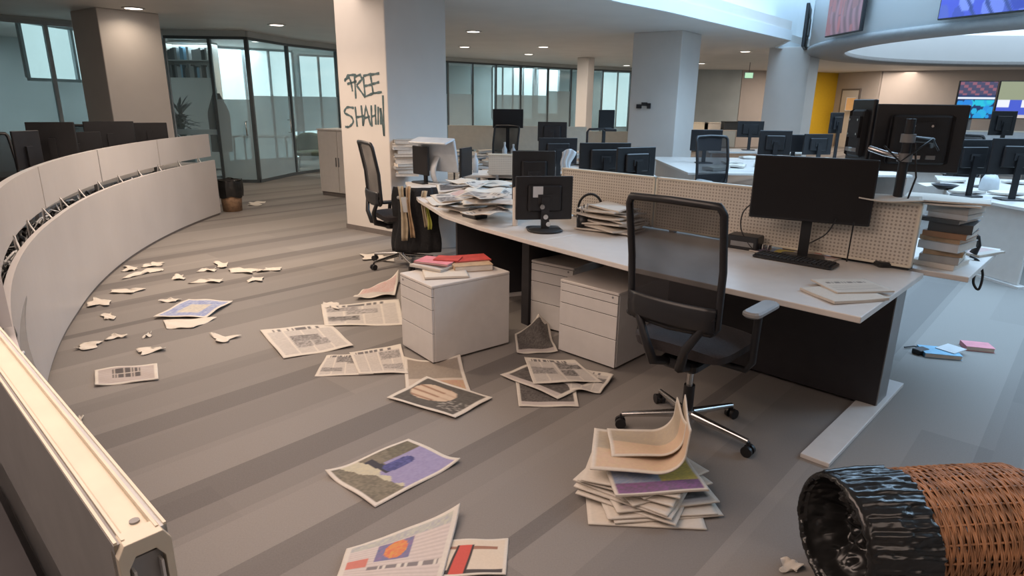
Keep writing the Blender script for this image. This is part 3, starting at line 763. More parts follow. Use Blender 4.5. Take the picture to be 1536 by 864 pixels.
# ------------------------------------------------------------------ drawer pedestals
def pedestal(c_front_near, c_front_far, depth, h, label, name='drawer_pedestal', casters=True):
    A = Vector(c_front_near[:2]); B_ = Vector(c_front_far[:2]); d = B_-A; W_ = d.length; d.normalize()
    t = thing(name, label, 'pedestal', (A.x, A.y, 0), math.atan2(d.y, d.x), 'white three drawer pedestals')
    sgn = depth
    y0, y1 = (0.018, sgn) if sgn > 0 else (sgn, -0.018)
    MB().box(0, W_, y0, y1, 0.014, h-0.018).build('carcass', M['white_metal'], t, bevel=0.003)
    yy = (0.0, sgn+0.002) if sgn > 0 else (sgn-0.002, 0.0)
    MB().rbox(-0.002, W_+0.002, yy[0], yy[1], h-0.018, h, 0.008).build('top', M['white_lam'], t)
    zs = [0.035, h*0.37, h*0.67, h*0.84, h-0.02] if h > 0 else []
    zs = [0.016, h*0.40, h*0.70, h*0.86]
    zs2 = [h*0.40-0.004, h*0.70-0.004, h*0.86-0.004, h-0.021]
    for k in range(4):
        f0, f1 = (0.0, 0.017) if sgn > 0 else (-0.017, 0.0)
        dr = MB().box(0.002, W_-0.002, f0, f1, zs[k], zs2[k]).build('drawer' if k < 3 else 'pencil_drawer', M['white_metal'], t, bevel=0.002)
        gg = (f0+0.001, f1) if sgn > 0 else (f0, f1-0.001)
        MB().box(0.01, W_-0.01, gg[0]+0.003*(1 if sgn > 0 else 0), gg[1]-0.003*(0 if sgn > 0 else 1), zs2[k], zs2[k]+0.0035).build('grip_groove', M['blackm'], dr)
    MB().cyl((W_-0.04, -0.002 if sgn > 0 else 0.002, h*0.93), (W_-0.04, 0.004 if sgn > 0 else -0.004, h*0.93), 0.007).build('lock', M['grey_metal'], t)
    for x in (0.05, W_-0.05):
        for y in (0.06, abs(sgn)-0.06):
            MB().cyl((x-0.012, math.copysign(y, sgn), 0.012), (x+0.012, math.copysign(y, sgn), 0.012), 0.012).build('caster', M['black'], t)
    return t
pf = pedestal(P(650,548), P(604,520), -0.60, 0.515, 'white drawer pedestal standing free in the aisle with magazines on top')
pu = pedestal(P(837,527), P(921,556), 0.60, 0.50, 'white drawer pedestal under the nearest desk, beside the mesh chair')
pg = pedestal(P(795,488), P(856,505), 0.50, 0.50, 'white drawer pedestal in shadow under the desk, behind the newspaper pile')

# ------------------------------------------------------------------ monitors
def monitor(label, cx, yb, Y, w=0.54, h=0.33, yaw=0.0, desk=0.73, back=False, z=None, tilt=0.0, group=None, pole=False, m='black'):
    """cx,yb = photo position of the lower middle of the screen, Y its depth in the room; yaw 0 = screen towards -Y"""
    p = PY(cx, yb, Y); zb = p.z if z is None else z
    rz = yaw + (PI if back else 0)
    t = thing('computer_monitor', label, 'monitor', (p.x, p.y, desk), rz, group)
    q = max(zb-desk, 0.03)
    X = Matrix.Translation((0, 0, q)) @ Matrix.Rotation(tilt, 4, 'X')
    MB().rbox(-w/2, w/2, -0.014, 0.014, 0, h, 0.01, X).build('housing', M[m], t)
    MB().box(-w/2+0.009, w/2-0.009, -0.0155, -0.0135, 0.014, h-0.009, X).build('display', M['screen'], t)
    MB().rbox(-w*0.30, w*0.30, 0.012, 0.04, h*0.2, h*0.8, 0.02, X).build('back_cover', M[m], t)
    MB().box(-0.028, 0.028, 0.045, 0.065, 0.012, q+h*0.55).build('stand_column', M[m], t)
    MB().box(-0.05, 0.05, 0.035, 0.05, h*0.4, h*0.6, X).build('mount_plate', M['blackm'], t)
    MB().rbox(-0.12, 0.12, -0.07, 0.13, 0.0, 0.014, 0.04).build('base', M[m], t)
    return t
# the two big ones on the near desk
m4 = monitor('wide black monitor on the nearest desk, screen facing the mesh chair', 1211, 326, 3.60, 0.63, 0.36, math.radians(-27), z=0.955)
# cables under it
def cable(name, pts, r, label, m='black', n=8):
    pts = [Vector(p) for p in pts]; sm = []
    for i in range(len(pts)-1):
        p0 = pts[max(i-1, 0)]; p1 = pts[i]; p2 = pts[i+1]; p3 = pts[min(i+2, len(pts)-1)]
        for q in range(8):
            u = q/8; sm.append(0.5*((2*p1)+(p2-p0)*u+(2*p0-5*p1+4*p2-p3)*u*u+(3*p1-p0-3*p2+p3)*u**3))
    sm.append(pts[-1]); o_ = sm[0].copy()
    mb = MB().tube([p-o_ for p in sm], r, n); o = mb.build(name, M[m], None, loc=o_); return tag(o, label, 'cable')
cable('cable', [PY(1135,300,3.86), PY(1115,318,3.88), PY(1112,345,3.86), PY(1128,372,3.80), P(1140,376,.738)], 0.004, 'thin black cable looping from the left edge of the wide black monitor to the desk')
cable('cable', [PY(1255,328,3.50), PY(1240,350,3.55), PY(1220,362,3.6), P(1205,368,.738)], 0.004, 'thin black cable sagging right of the wide black monitor stand')
cable('cable', [PY(1281,333,3.40), PY(1276,360,3.46), P(1270,392,.738)], 0.004, 'thin black cable hanging straight from the right edge of the wide black monitor')

# pole with two monitor arms, screens facing the other side
pp = P(1327, 399, .73)
pole = thing('monitor_pole', 'tall black monitor pole clamped at the back of the nearest desk', 'monitor arm', pp)
MB().cyl((0, 0, 0), (0, 0, 0.80), 0.024, n=16).build('pole', M['black'], pole)
MB().rbox(-0.06, 0.06, -0.05, 0.06, 0, 0.03, 0.02).build('desk_clamp', M['black'], pole)
for z_ in (0.60, 0.70): MB().cyl((0, 0, z_-0.022), (0, 0, z_+0.022), 0.036).build('collar', M['grey_metal'], pole)
MB().tube([(0, 0, 0.60), (-0.10, 0.03, 0.62), (-0.14, 0.10, 0.64)], 0.016).build('arm', M['chrome'], pole)
MB().tube([(0, 0, 0.70), (0.12, -0.02, 0.69), (0.17, 0.06, 0.66)], 0.016).build('arm', M['black'], pole)
MB().tube([(0.03, -0.02, 0.68), (0.05, -0.05, 0.5), (0.02, -0.035, 0.3), (0.045, -0.05, 0.12), (0.03, -0.03, 0.02)], 0.005).build('cable', M['black'], pole)
MB().tube([(-0.12, -0.0, 0.66), (-0.05, -0.05, 0.58), (0.0, -0.05, 0.62), (0.10, -0.05, 0.70), (0.16, -0.02, 0.64)], 0.005).build('cable', M['black'], pole)
def arm_monitor(label, xl, xr, yt, yb, Yl, Yr, h=0.36):
    a = PY(xl, yb, Yl); b = PY(xr, yb, Yr); w = ((b-a).xy).length; c = (a+b)/2
    t = thing('computer_monitor', label, 'monitor', (c.x, c.y, c.z), math.atan2((b-a).y, (b-a).x)+PI)
    MB().rbox(-w/2, w/2, -0.014, 0.012, 0, h, 0.01).build('housing', M['black'], t)
    MB().box(-w/2+0.009, w/2-0.009, -0.0155, -0.0135, 0.014, h-0.009).build('display', M['screen'], t)
    MB().rbox(-w*0.34, w*0.34, 0.01, 0.035, h*0.12, h*0.85, 0.03).build('back_cover', M['blackm'], t)
    MB().box(-0.06, 0.06, 0.034, 0.05, h*0.42, h*0.42+0.12).build('mount_plate', M['blackm'], t)
    for sx in (-1, 1):
        for k in (0, 1): MB().cyl((sx*0.045, 0.049, h*0.42+0.02+k*0.08), (sx*0.045, 0.054, h*0.42+0.02+k*0.08), 0.007, n=8).build('screw', M['chrome'], t)
    for k in range(3): MB().rbox(-w*0.2+k*w*0.16, -w*0.2+k*w*0.16+0.05, 0.034, 0.040, h*0.2, h*0.26, 0.004).build('port_cover', M['chrome'] if k == 1 else M['grey_metal'], t)
    return t
arm_monitor('large black monitor on the tall pole seen from behind', 1300, 1436, 165, 258, 3.72, 3.62, 0.37)
arm_monitor('black monitor on the tall pole turned away, seen past its left neighbour edge', 1268, 1300, 163, 246, 3.98, 3.74, 0.37)

m2 = monitor('black monitor seen from behind with white sticker, on round stand beside the pen cup', 815, 338, 4.42, 0.40, 0.30, math.radians(8), back=True, z=0.80)
st = MB().box(-0.035, 0.035, 0.0405, 0.042, 0, 0.075).build('sticker', M['palegrey'], m2); st.location = (0.02+0.03, 0, 0.16+0.07)
for dz, dx in ((0.10, 0.0), (0.17, 0.025), (0.05, -0.02)):
    MB().cyl((dx, 0.066, dz), (dx, 0.082, dz), 0.017, n=12).build('stand_knob', M['chrome'], m2)
MB().lathe([(0, 0), (0.12, 0), (0.125, 0.008), (0.11, 0.016), (0, 0.018)], 28).build('round_base', M['blackm'], m2).location = (0, 0.06, 0)
m1 = monitor('black monitor behind the one with a white sticker', 800, 292, 5.35, 0.36, 0.40, math.radians(4), back=True, z=0.80)
thing_ = None
mons = [
 ('dark tilted monitor left of the pale backed monitor, above the desk papers', 632, 262, 6.9, .30, .30, -50, False),
 ('black monitor in the middle distance under the turquoise window', 762, 192, 10.8, .50, .30, 5, False),
 ('upper black monitor standing behind the black monitor pair', 828, 212, 9.0, .40, .26, -8, True),
 ('lower wide black monitor just above the sticker monitor', 836, 246, 7.6, .46, .30, 8, True),
 ('small black monitor on an arm before the bright door frame', 909, 194, 10.5, .30, .30, 28, False),
 ('left black monitor peeking over the perforated screen', 906, 262, 6.6, .54, .32, 10, True),
 ('right tilted black monitor peeking over the perforated screen', 952, 266, 6.1, .44, .28, 26, True),
 ('dark monitor beside the bright side of the grey column', 1058, 226, 9.6, .46, .30, 0, False),
 ('black monitor left of the pale square column', 1124, 206, 12.5, .48, .30, -12, True),
 ('grey blue monitor in front of the pale square column', 1160, 232, 8.3, .40, .30, -6, True),
 ('small dark monitor with lit reflection right of the pale column', 1192, 228, 9.2, .32, .24, 0, False),
 ('dark monitor under the yellow wall', 1224, 232, 9.0, .42, .28, 8, True),
 ('black monitor top left of the big pole monitor', 1252, 200, 9.8, .30, .30, 30, True),
 ('dark grey wide monitor at the right, behind the papers on the white desk', 1452, 262, 6.4, .48, .34, 8, True),
 ('dark monitor cropped by the right edge of the photo', 1520, 262, 6.2, .50, .34, -6, True),
 ('slim grey monitor between the wide monitors at the right', 1486, 250, 7.1, .34, .28, 20, False),
 ('black monitor silhouetted against the blue wall screen', 1500, 203, 9.5, .36, .34, 0, True),
]
for (lab, cx, yb, Y, w, h, yaw, back) in mons:
    monitor(lab, cx, yb, Y, w, h, math.radians(yaw), back=back)

# monitors and chairs behind the curved counter
def on_counter(px, py, R, z):
    r = _ray(px, py); d = Vector((r.x, r.y)).normalized(); oc = -CC; b = d.dot(oc); c = oc.length_squared-R*R
    t = -b+math.sqrt(max(b*b-c, 0)); return d*t
for (lab, px, yt, w, h, yaw, R) in (
   ('black monitor with a pale figure, leftmost upright one behind the curved counter', 74, 183, .40, .38, 22, 9.75),
   ('narrow black monitor edge at the left, behind the curved counter', 36, 196, .24, .34, 70, 9.8),
   ('low black monitor between two taller ones behind the curved counter', 112, 198, .46, .30, 34, 9.85),
   ('wide black monitor in front of the beige column behind the counter', 162, 182, .50, .34, 33, 9.75),
   ('small black monitor at the far end of the curved counter', 222, 184, .42, .26, 30, 9.75)):
    p = on_counter(px, yt, R, 1.0); r = _ray(px, yt); zt = EYE + r.z/Vector((r.x, r.y)).length*p.length
    t = thing('computer_monitor', lab, 'monitor', (p.x, p.y, 0.73), math.radians(yaw)+PI*0, 'monitors behind the curved counter')
    z0 = max(zt-h-0.73, 0.05)
    MB().rbox(-w/2, w/2, -0.014, 0.014, z0, z0+h, 0.01).build('housing', M['black'], t)
    MB().box(-w/2+0.009, w/2-0.009, 0.0135, 0.0155, z0+0.014, z0+h-0.009).build('display', M['screen'], t)
    MB().box(-0.03, 0.03, -0.04, -0.014, 0.012, z0+h*0.6).build('stand_column', M['black'], t)
    MB().rbox(-0.11, 0.11, -0.12, 0.06, 0.0, 0.012, 0.03).build('base', M['black'], t)

# ------------------------------------------------------------------ office chairs
def office_chair(label, loc, rz, group='black mesh office chairs', arm_l=0.70, arm_r=0.70, star=0.0):
    """faces +Y"""
    t = thing('office_chair', label, 'office chair', loc, rz, group)
    # star base
    for k in range(5):
        a = star+2*PI*k/5; ca, sa = math.cos(a), math.sin(a)
        lg = MB().tube([(0.03*ca, 0.03*sa, 0.105), (0.18*ca, 0.18*sa, 0.088), (0.32*ca, 0.32*sa, 0.072)], [0.021, 0.017, 0.013], 10).build('leg', M['chrome'], t)
        cs = MB()
        for s_ in (-1, 1):
            ox, oy = -sa*0.014*s_, ca*0.014*s_
            cs.cyl((0.325*ca+ox*0.6, 0.325*sa+oy*0.6, 0.027), (0.325*ca+ox*1.8, 0.325*sa+oy*1.8, 0.027), 0.027, n=16)
        cs.cyl((0.322*ca, 0.322*sa, 0.03), (0.322*ca, 0.322*sa, 0.072), 0.009, n=8)
        cs.build('caster', M['black'], lg)
    MB().cyl((0, 0, 0.06), (0, 0, 0.13), 0.042, 0.034, n=18).build('hub', M['chrome'], t)
    MB().cyl((0, 0, 0.12), (0, 0, 0.26), 0.027, n=16).build('gas_lift_cover', M['black'], t)
    MB().cyl((0, 0, 0.25), (0, 0, 0.41), 0.016, n=16).build('gas_lift', M['chrome'], t)
    mc = MB().rbox(-0.10, 0.10, -0.16, 0.12, 0.385, 0.435, 0.03); mc.build('mechanism', M['black'], t)
    MB().tube([(0.08, 0, 0.405), (0.18, 0.03, 0.40), (0.22, 0.03, 0.395)], 0.006).build('lever', M['chrome'], t)
    # seat cushion
    def seat(u, v):
        x = (u-0.5)*2; y = (v-0.5)*2; r = (abs(x)**5+abs(y)**5)**(1/5) if (x or y) else 0
        k = 1.0 if r <= 1 else 1/r
        X = x*0.245*k; Y = y*0.235*k+0.02
        z = 0.505-0.045*max(0, r-0.72)**1.3*6*0.25 - (0.03*max(0, v-0.8)*5)*0.8 + 0.008*math.cos(x*2)
        return (X, Y, z)
    sb = MB().grid(seat, 21, 21)
    def under(u, v):
        q = seat(u, v); return (q[0]*0.96, q[1]*0.96, 0.445)
    sb.grid(under, 21, 21)
    edge = [(i/20, 0) for i in range(21)]+[(1, i/20) for i in range(1, 21)]+[(1-i/20, 1) for i in range(1, 21)]+[(0, 1-i/20) for i in range(1, 20)]
    vv = [seat(*e) for e in edge]+[under(*e) for e in edge]; n = len(edge)
    sb.add(vv, [[i, (i+1) % n, n+(i+1) % n, n+i] for i in range(n)], True)
    sb.build('seat', M['seat_fabric'], t).location = (0, 0, 0.035)
    # back: frame curve, leaning back (towards -Y)
    def bp(x, z):   # z from 0 (bottom) to 1 (top)
        return Vector((x, -0.235 - 0.075*z + 0.03*(1-(x/0.22)**2)*-1 + 0.02*math.sin(z*PI), 0.64+0.57*z))
    fr = []
    for (x, z) in [(-.19,0),(0,-.01),(.19,0),(.215,.05),(.222,.5),(.222,.93),(.205,.985),(0,1.0),(-.205,.985),(-.222,.93),(-.222,.5),(-.215,.05),(-.19,0)]:
        fr.append(bp(x, z))
    sm = []
    for i in range(len(fr)-1):
        for q in range(5): sm.append(fr[i].lerp(fr[i+1], q/5))
    sm.append(fr[-1])
    MB().tube(sm, 0.017, 8).build('back_frame', M['black'], t)
    MB().grid(lambda u, v: bp((u-0.5)*0.43, 0.01+v*0.98), 12, 16).build('back_mesh', M['mesh'], t)
    MB().grid(lambda u, v: bp((u-0.5)*0.43, 0.01+v*0.20)+Vector((0, -0.020-0.008*math.sin(v*PI), 0)), 10, 8).build('lumbar_support', M['black'], t, solid=0.012)
    sp = MB()
    for s_ in (-1, 1): sp.tube([(0.05*s_, -0.13, 0.41), (0.07*s_, -0.26, 0.45), (0.10*s_, -0.285, 0.55), (0.16*s_, -0.262, 0.66), (0.21*s_, -0.262, 0.72)], [0.022, 0.024, 0.02, 0.018, 0.012], 8)
    sp.build('back_support', M['black'], t)
    for s_, az in ((-1, arm_l), (1, arm_r)):
        ar = MB().tube([(0.12*s_, 0.0, 0.42), (0.27*s_, -0.01, 0.425), (0.295*s_, -0.01, 0.47), (0.295*s_, 0.0, az-0.03)], [0.016, 0.016, 0.019, 0.019], 8).build('armrest', M['black'], t)
        MB().rbox(0.295*s_-0.042, 0.295*s_+0.042, -0.11, 0.15, az-0.028, az, 0.035).build('arm_pad', M['greypl'] if az > 0.66 else M['blackm'], ar)
    return t
main_chair = office_chair('black mesh office chair on a polished star base at the nearest desk', (0.885, 2.89, 0), math.radians(-43), arm_l=0.60, arm_r=0.73, star=math.radians(0))
ch1 = dup(main_chair, (-1.12, 6.22, 0), math.radians(-62), 'black mesh office chair turned sideways in the aisle, draped with a jacket')
def jacket():
    # black jacket with beige and lime straps hung over the chair
    base = Vector((-1.12, 6.22, 0))
    t = thing('jacket', 'black jacket with beige and lime straps draped over the sideways chair', 'jacket', (base.x+0.20, base.y-0.22, 0.17))
    rnd = random.Random(5)
    def body(u, v):
        a = (u-0.5)*2.6; z = 0.62*(1-v)+0.02; rr = 0.16+0.03*v+0.012*math.sin(u*26+v*3)+0.01*math.sin(v*9)
        return (rr*math.sin(a)*1.25, -rr*math.cos(a)*0.55+0.02*v, z)
    MB().grid(body, 36, 16).build('body_cloth', M['fabric'], t, solid=0.01)
    def strap(x, w, z0, z1, m, ph, name):
        def f(u, v):
            z = z1+(z0-z1)*v; return (x+(u-0.5)*w*(1+0.25*math.sin(v*6+ph))+0.015*math.sin(v*4+ph), -0.135-0.012*math.sin(u*PI*2+ph)-0.02*math.sin(v*PI), z)
        MB().grid(f, 8, 16).build(name, M[m], t, solid=0.006)
    strap(-0.10, 0.05, 0.66, 0.15, 'beige', 0.3, 'beige_strap'); strap(-0.03, 0.035, 0.66, 0.18, 'tan', 1.5, 'beige_strap')
    strap(0.11, 0.04, 0.62, 0.28, 'beige', 2.2, 'beige_strap'); strap(0.135, 0.03, 0.5, 0.26, 'lime', 0.6, 'lime_strap')
    MB().rbox(-0.12, -0.05, -0.16, -0.13, 0.42, 0.56, 0.01).build('white_tag', M['palegrey'], t)
    return t
jacket()
for (lab, px, py, Y, yaw) in (
   ('dark blue grey office chair seen from behind in the blue light beyond the screens', 1088, 255, 7.6, 200),
   ('black office chair pushed to the desk under the blue wall screens', 1455, 262, 8.7, 170),
   ('black office chair behind the messy desk left of the monitor pair', 745, 240, 10.0, 150),
   ):
    p = PY(px, py, Y); dup(main_chair, (p.x, Y, 0), math.radians(yaw), lab)
for (lab, px, R, yaw) in (('black office chair at the left edge behind the curved counter', 12, 10.35, 250), ('black office chair behind the low monitors of the curved counter', 128, 10.7, 235)):
    p = on_counter(px, 230, R, 0.5); dup(main_chair, (p.x, p.y, 0), math.radians(yaw), lab)

# ------------------------------------------------------------------ printed matter
INK = (0.05, 0.048, 0.05); PAPER = (0.62, 0.575, 0.51)
def paint(kind, seed):
    rnd = random.Random(seed); noise = [[rnd.random() for _ in range(40)] for _ in range(40)]
    blocks = []
    if kind == 'news':
        for _ in range(rnd.randint(3, 4)):
            x = rnd.choice((0.06, 0.3, 0.54)); y = rnd.random()*0.65+0.06; blocks.append((x, y, x+rnd.choice((0.22, 0.4)), y+rnd.uniform(0.14, 0.28), rnd.uniform(0.08, 0.25)))
    def N(u, v): return noise[int(v*39.9)][int(u*39.9)]
    def f(u, v):
        m_ = 0.045
        if u < m_ or u > 1-m_ or v < m_ or v > 1-m_: return PAPER
        if kind == 'masthead': return (0.24, 0.22, 0.20) if (0.66 < v < 0.76 and 0.15 < u < 0.85 and (u*22) % 1 > 0.3) else ((0.47, 0.43, 0.38) if v < 0.5 and (v*24) % 1 > 0.5 and 0.1 < u < 0.9 else (0.62, 0.57, 0.50))
        if kind == 'blank': return (0.64, 0.585, 0.51)
        if kind == 'news':
            for x0, y0, x1, y1, k in blocks:
                if x0 <= u < x1 and y0 <= v < y1: q = k+0.20*N(u, v); return (q, q*0.94, q*0.9)
            if v > 0.86: return (0.15, 0.14, 0.14) if (N(u, 0.5) > 0.45 and 0.1 < u < 0.8) else PAPER
            col = (u*4) % 1
            if col < 0.1: return PAPER
            q = 0.40+0.12*(0.5+0.5*math.sin(v*130)) + 0.05*N(u, v); return (q, q*0.93, q*0.86)
        if kind == 'hand':     # dark photograph with a pale shape
            if (abs((u-0.38)/0.30)**2.4+abs((v-0.55)/0.27)**2.4) < 1: 
                s_ = max(0, math.sin((v+0.12*u)*38))**2*(1 if u < 0.5 else 0.35); return (0.56-0.30*s_, 0.44-0.30*s_, 0.33-0.24*s_)
            q = 0.085+0.035*N(u, v)
            if u > 0.62 and 0.15 < v < 0.5 and N(u, v) > 0.7: q = 0.3
            return (q, q*0.92, q*0.82)
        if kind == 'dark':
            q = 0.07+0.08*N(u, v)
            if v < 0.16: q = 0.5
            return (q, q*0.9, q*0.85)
        if kind == 'brown':
            if v > 0.42: q = 0.27+0.03*N(u, v); return (q, q*0.86, q*0.72)
            if 0.3 < u and v < 0.35: return (0.45, 0.24+0.1*N(u, v), 0.20)
            return (0.50, 0.43, 0.36)
        if kind == 'purple':   # lilac landscape with a dark blue figure
            q = N(u, v); e = 0.04*math.sin(u*9)+0.03*math.sin(u*23)
            if (abs((u-0.44)/0.10)**3+abs((v-0.60)/0.17)**3) < 1: return (0.06+0.05*q, 0.065+0.05*q, 0.17+0.12*q)
            if 0.12 < u < 0.52 and abs(v-0.40-0.10*u) < 0.045: return (0.055, 0.055, 0.065)
            if v > 0.42+e-0.25*(u-0.5) and u > 0.30: return (0.27+0.04*q, 0.245+0.04*q, 0.40+0.04*q)
            if u < 0.30 and v > 0.62+e: return (0.13+0.05*q, 0.115+0.05*q, 0.09+0.03*q)
            if abs(v-0.26-0.25*u+e*0.5) < 0.10: return (0.46+0.06*q, 0.43+0.05*q, 0.34)
            return (0.15+0.08*q, 0.135+0.07*q, 0.105+0.05*q)
        if kind == 'colour':   # red portrait and pink columns
            if 0.30 < u < 0.62 and 0.48 < v < 0.80:
                if (u-0.47)**2*2+(v-0.66)**2 < 0.022: return (0.62, 0.16+0.15*N(u, v), 0.10)
                return (0.16+0.1*N(u, v), 0.18, 0.30)
            if u < 0.24 and 0.42 < v < 0.58: return (0.55, 0.20, 0.16)
            if v > 0.82: return (0.38+0.1*N(u, v), 0.38+0.1*N(u, v), 0.40)
            if v < 0.14 and u < 0.4: return (0.14, 0.20, 0.42)
            if 0.34 < v < 0.40 and u > 0.25: return (0.22, 0.20, 0.20) if N(u, 0.3) > 0.3 else PAPER
            q = 0.50+0.10*(0.5+0.5*math.sin(v*120)); return (q, q*0.88, q*0.82)
        if kind == 'redblack':
            if 0.28 < u < 0.46 and v < 0.82: return (0.55, 0.10, 0.08)
            if 0.24 < u < 0.50 and v < 0.82: return (0.06, 0.05, 0.05)
            if v < 0.14: return (0.08, 0.07, 0.07)
            if 0.05 < u < 0.85 and 0.70 < v < 0.78: return (0.32, 0.17, 0.12)
            return (0.62, 0.54, 0.44)
        if kind == 'blueish':
            q = N(u, v)
            if 0.25 < u < 0.7 and 0.25 < v < 0.75: return (0.42+0.15*q, 0.40+0.12*q, 0.40)
            return (0.20+0.2*q, 0.24+0.2*q, 0.44+0.1*q)
        if kind == 'pinkish':
            q = N(u, v); return (0.52, 0.33+0.1*q, 0.30+0.1*q) if v > 0.3 else (0.5, 0.46, 0.42)
        if kind == 'mag':
            q = N(u, v)
            if v < 0.3: return (0.16+0.1*q, 0.12, 0.18+0.1*q)
            if u > 0.55: return (0.42+0.15*q, 0.36+0.1*q, 0.12)
            return (0.22+0.1*q, 0.28+0.08*q, 0.42)
        if kind == 'peach':
            q = N(u, v)
            if v > 0.45: return (0.42+0.04*q, 0.36+0.03*q, 0.29)
            return (0.60, 0.43+0.04*q, 0.32)
        if kind == 'headline':
            if 0.35 < v < 0.85 and 0.28 < u < 0.75: 
                if 0.56 < v < 0.62: return (0.45, 0.40, 0.36)
                return (0.10, 0.09, 0.09) if (u*26+(3 if v > 0.6 else 0)) % 1 > 0.22 and N(u, 0.3 if v > 0.6 else 0.7) > 0.12 else (0.42, 0.37, 0.33)
            q = 0.42+0.1*math.sin(v*90); return (q, q*0.88, q*0.82)
        return PAPER
    return f
def q_(u, v, N): return N(u, v) > 0.35
def sheet(name, quad, kind, label, cat='newspaper', pages=2, z=0.0, warp=0.008, curl=None, group=None, seed=None, world=False, nu=46, nv=46, fold=None):
    """quad: four corners (photo pixels on the floor, or world points): lower-left, lower-right, upper-right, upper-left"""
    seed = seed if seed is not None else sum(ord(c) for c in label) % 997
    rnd = random.Random(seed); pts = [Vector(q) if world else P(q[0], q[1], z) for q in quad]
    c = sum(pts, Vector())/4; c.z = z; th = 0.0012*pages
    p1, p2, p3 = rnd.random()*6, rnd.random()*6, rnd.random()*6
    def h(u, v):
        e = max(abs(u-0.5), abs(v-0.5))*2
        w = warp*(0.55+0.45*math.sin(u*5+p1)*math.sin(v*4+p2)+0.25*math.sin((u+v)*9+p3))*(0.25+0.75*e)
        if curl:
            for (cu, cv, hh, rr) in curl:
                d = math.hypot(u-cu, v-cv)
                if d < rr: w += hh*(1-d/rr)**2
        if fold: w += fold*math.exp(-((u-0.5)/0.08)**2)
        return max(w, 0)
    def pos(u, v):
        a = pts[0].lerp(pts[1], u); b = pts[3].lerp(pts[2], u); p = a.lerp(b, v)-c
        if nu == 10:
            an = math.atan2(v-0.5, u-0.5); rr = 0.80+0.20*math.sin(2*an+p1)+0.16*math.sin(3*an+p2)+0.12*math.sin(5*an+p3); e = max(abs(u-0.5), abs(v-0.5))*2
            p = p*(1+(rr-1)*e)
        p.z = (p.z if world else 0)+th+0.001+h(u, v); return p
    mb = MB().grid(pos, nu, nv)
    # underside pages, slightly shifted so that page edges show
    n = nu*nv; top = list(mb.v)
    mb.add([Vector((p.x*1.004+0.002, p.y*1.004-0.001, p.z-th)) for p in top], [[f for f in fc][::-1] for fc in mb.f], True)
    rim = [i for i in range(nu)]+[j*nu+nu-1 for j in range(1, nv)]+[(nv-1)*nu+i for i in range(nu-2, -1, -1)]+[j*nu for j in range(nv-2, 0, -1)]
    R_ = len(rim)
    for i in range(R_):
        a, b = rim[i], rim[(i+1) % R_]; mb.f.append([a, b, n+b, n+a]); mb.sm.append(False)
    o = mb.build(name, M['print'], loc=c); f = paint(kind, seed)
    colour_mesh(o, lambda i: f((i % nu)/(nu-1), (i//nu)/(nv-1)) if i < n else (0.60, 0.56, 0.50))
    return tag(o, label, cat, group)
G = 'newspapers scattered on the floor'
sheet('newspaper', [(425,539),(530,521),(497,487),(390,497)], 'news', 'open newspaper spread flat in the aisle, left of the free pedestal', group=G, warp=0.012)
sheet('newspaper', [(472,565),(560,563),(548,531),(490,535)], 'news', 'newspaper sheet lying left of and under the pair beside the free pedestal', group=G)
sheet('newspaper', [(538,562),(612,560),(601,518),(524,530)], 'news', 'newspaper sheet touching the foot of the free pedestal', group=G, z=0.006)
sheet('newspaper', [(487,490),(606,488),(598,450),(482,461)], 'news', 'newspaper half tucked behind the free pedestal, below the pink page', group=G, curl=[(0, 1, .02, .3)])
sheet('newspaper', [(530,449),(592,446),(598,418),(548,436)], 'pinkish', 'crumpled pink page on top of papers behind the free pedestal', group=G, z=0.012, warp=0.03, curl=[(1, 1, .06, .5)])
sheet('newspaper', [(609,592),(706,590),(690,539),(606,543)], 'brown', 'brown toned page folded at the front of the free pedestal', group=G, curl=[(0, 1, .03, .4), (1, 1, .03, .4)])
sheet('newspaper', [(580,597),(682,628),(738,597),(640,567)], 'hand', 'dark magazine page showing a pale hand like shape', group=G, z=0.008)
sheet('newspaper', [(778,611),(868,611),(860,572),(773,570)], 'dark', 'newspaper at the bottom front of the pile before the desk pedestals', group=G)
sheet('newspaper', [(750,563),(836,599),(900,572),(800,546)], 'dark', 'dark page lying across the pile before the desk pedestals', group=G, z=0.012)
sheet('newspaper', [(840,588),(900,590),(920,566),(838,543)], 'news', 'newspaper at the right edge of the pile before the desk pedestals', group=G, z=0.008, warp=0.016)
sheet('newspaper', [(800,577),(903,573),(862,543),(786,537)], 'news', 'top newspaper with pink text of the pile before the desk pedestals', group=G, z=0.024, warp=0.010)
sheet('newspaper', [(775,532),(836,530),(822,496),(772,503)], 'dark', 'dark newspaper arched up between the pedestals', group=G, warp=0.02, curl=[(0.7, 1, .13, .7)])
sheet('newspaper', [(488,713),(562,762),(690,694),(613,660)], 'purple', 'open newspaper with a lilac picture and dark blue figure in mid floor', group=G, pages=3, curl=[(1, 1, .015, .3), (0, 0, .02, .3)], nu=60, nv=60)
sheet('newspaper', [(636,866),(758,864),(762,810),(668,812)], 'redblack', 'cream page with a red and black figure at the bottom edge', group=G, nu=60, nv=60)
sheet('newspaper', [(500,885),(655,895),(690,768),(520,826)], 'colour', 'newspaper front page with a red portrait at the bottom edge', group=G, z=0.008, pages=4, curl=[(1, 1, .03, .4)], nu=70, nv=70)
sheet('newspaper', [(143,581),(238,571),(236,548),(142,557)], 'headline', 'small folded newspaper with black headline near the curved counter', group=G, pages=4, warp=0.014)
sheet('newspaper', [(250,494),(290,493),(325,478),(245,482)], 'blank', 'white page sticking out below the blue printed sheet', group=G, warp=0.014)
sheet('newspaper', [(230,477),(308,477),(349,453),(283,450)], 'blueish', 'blue and white printed sheet in the aisle by the curved counter', group=G, z=0.010, warp=0.014)
GS = 'torn paper scraps in the aisle'
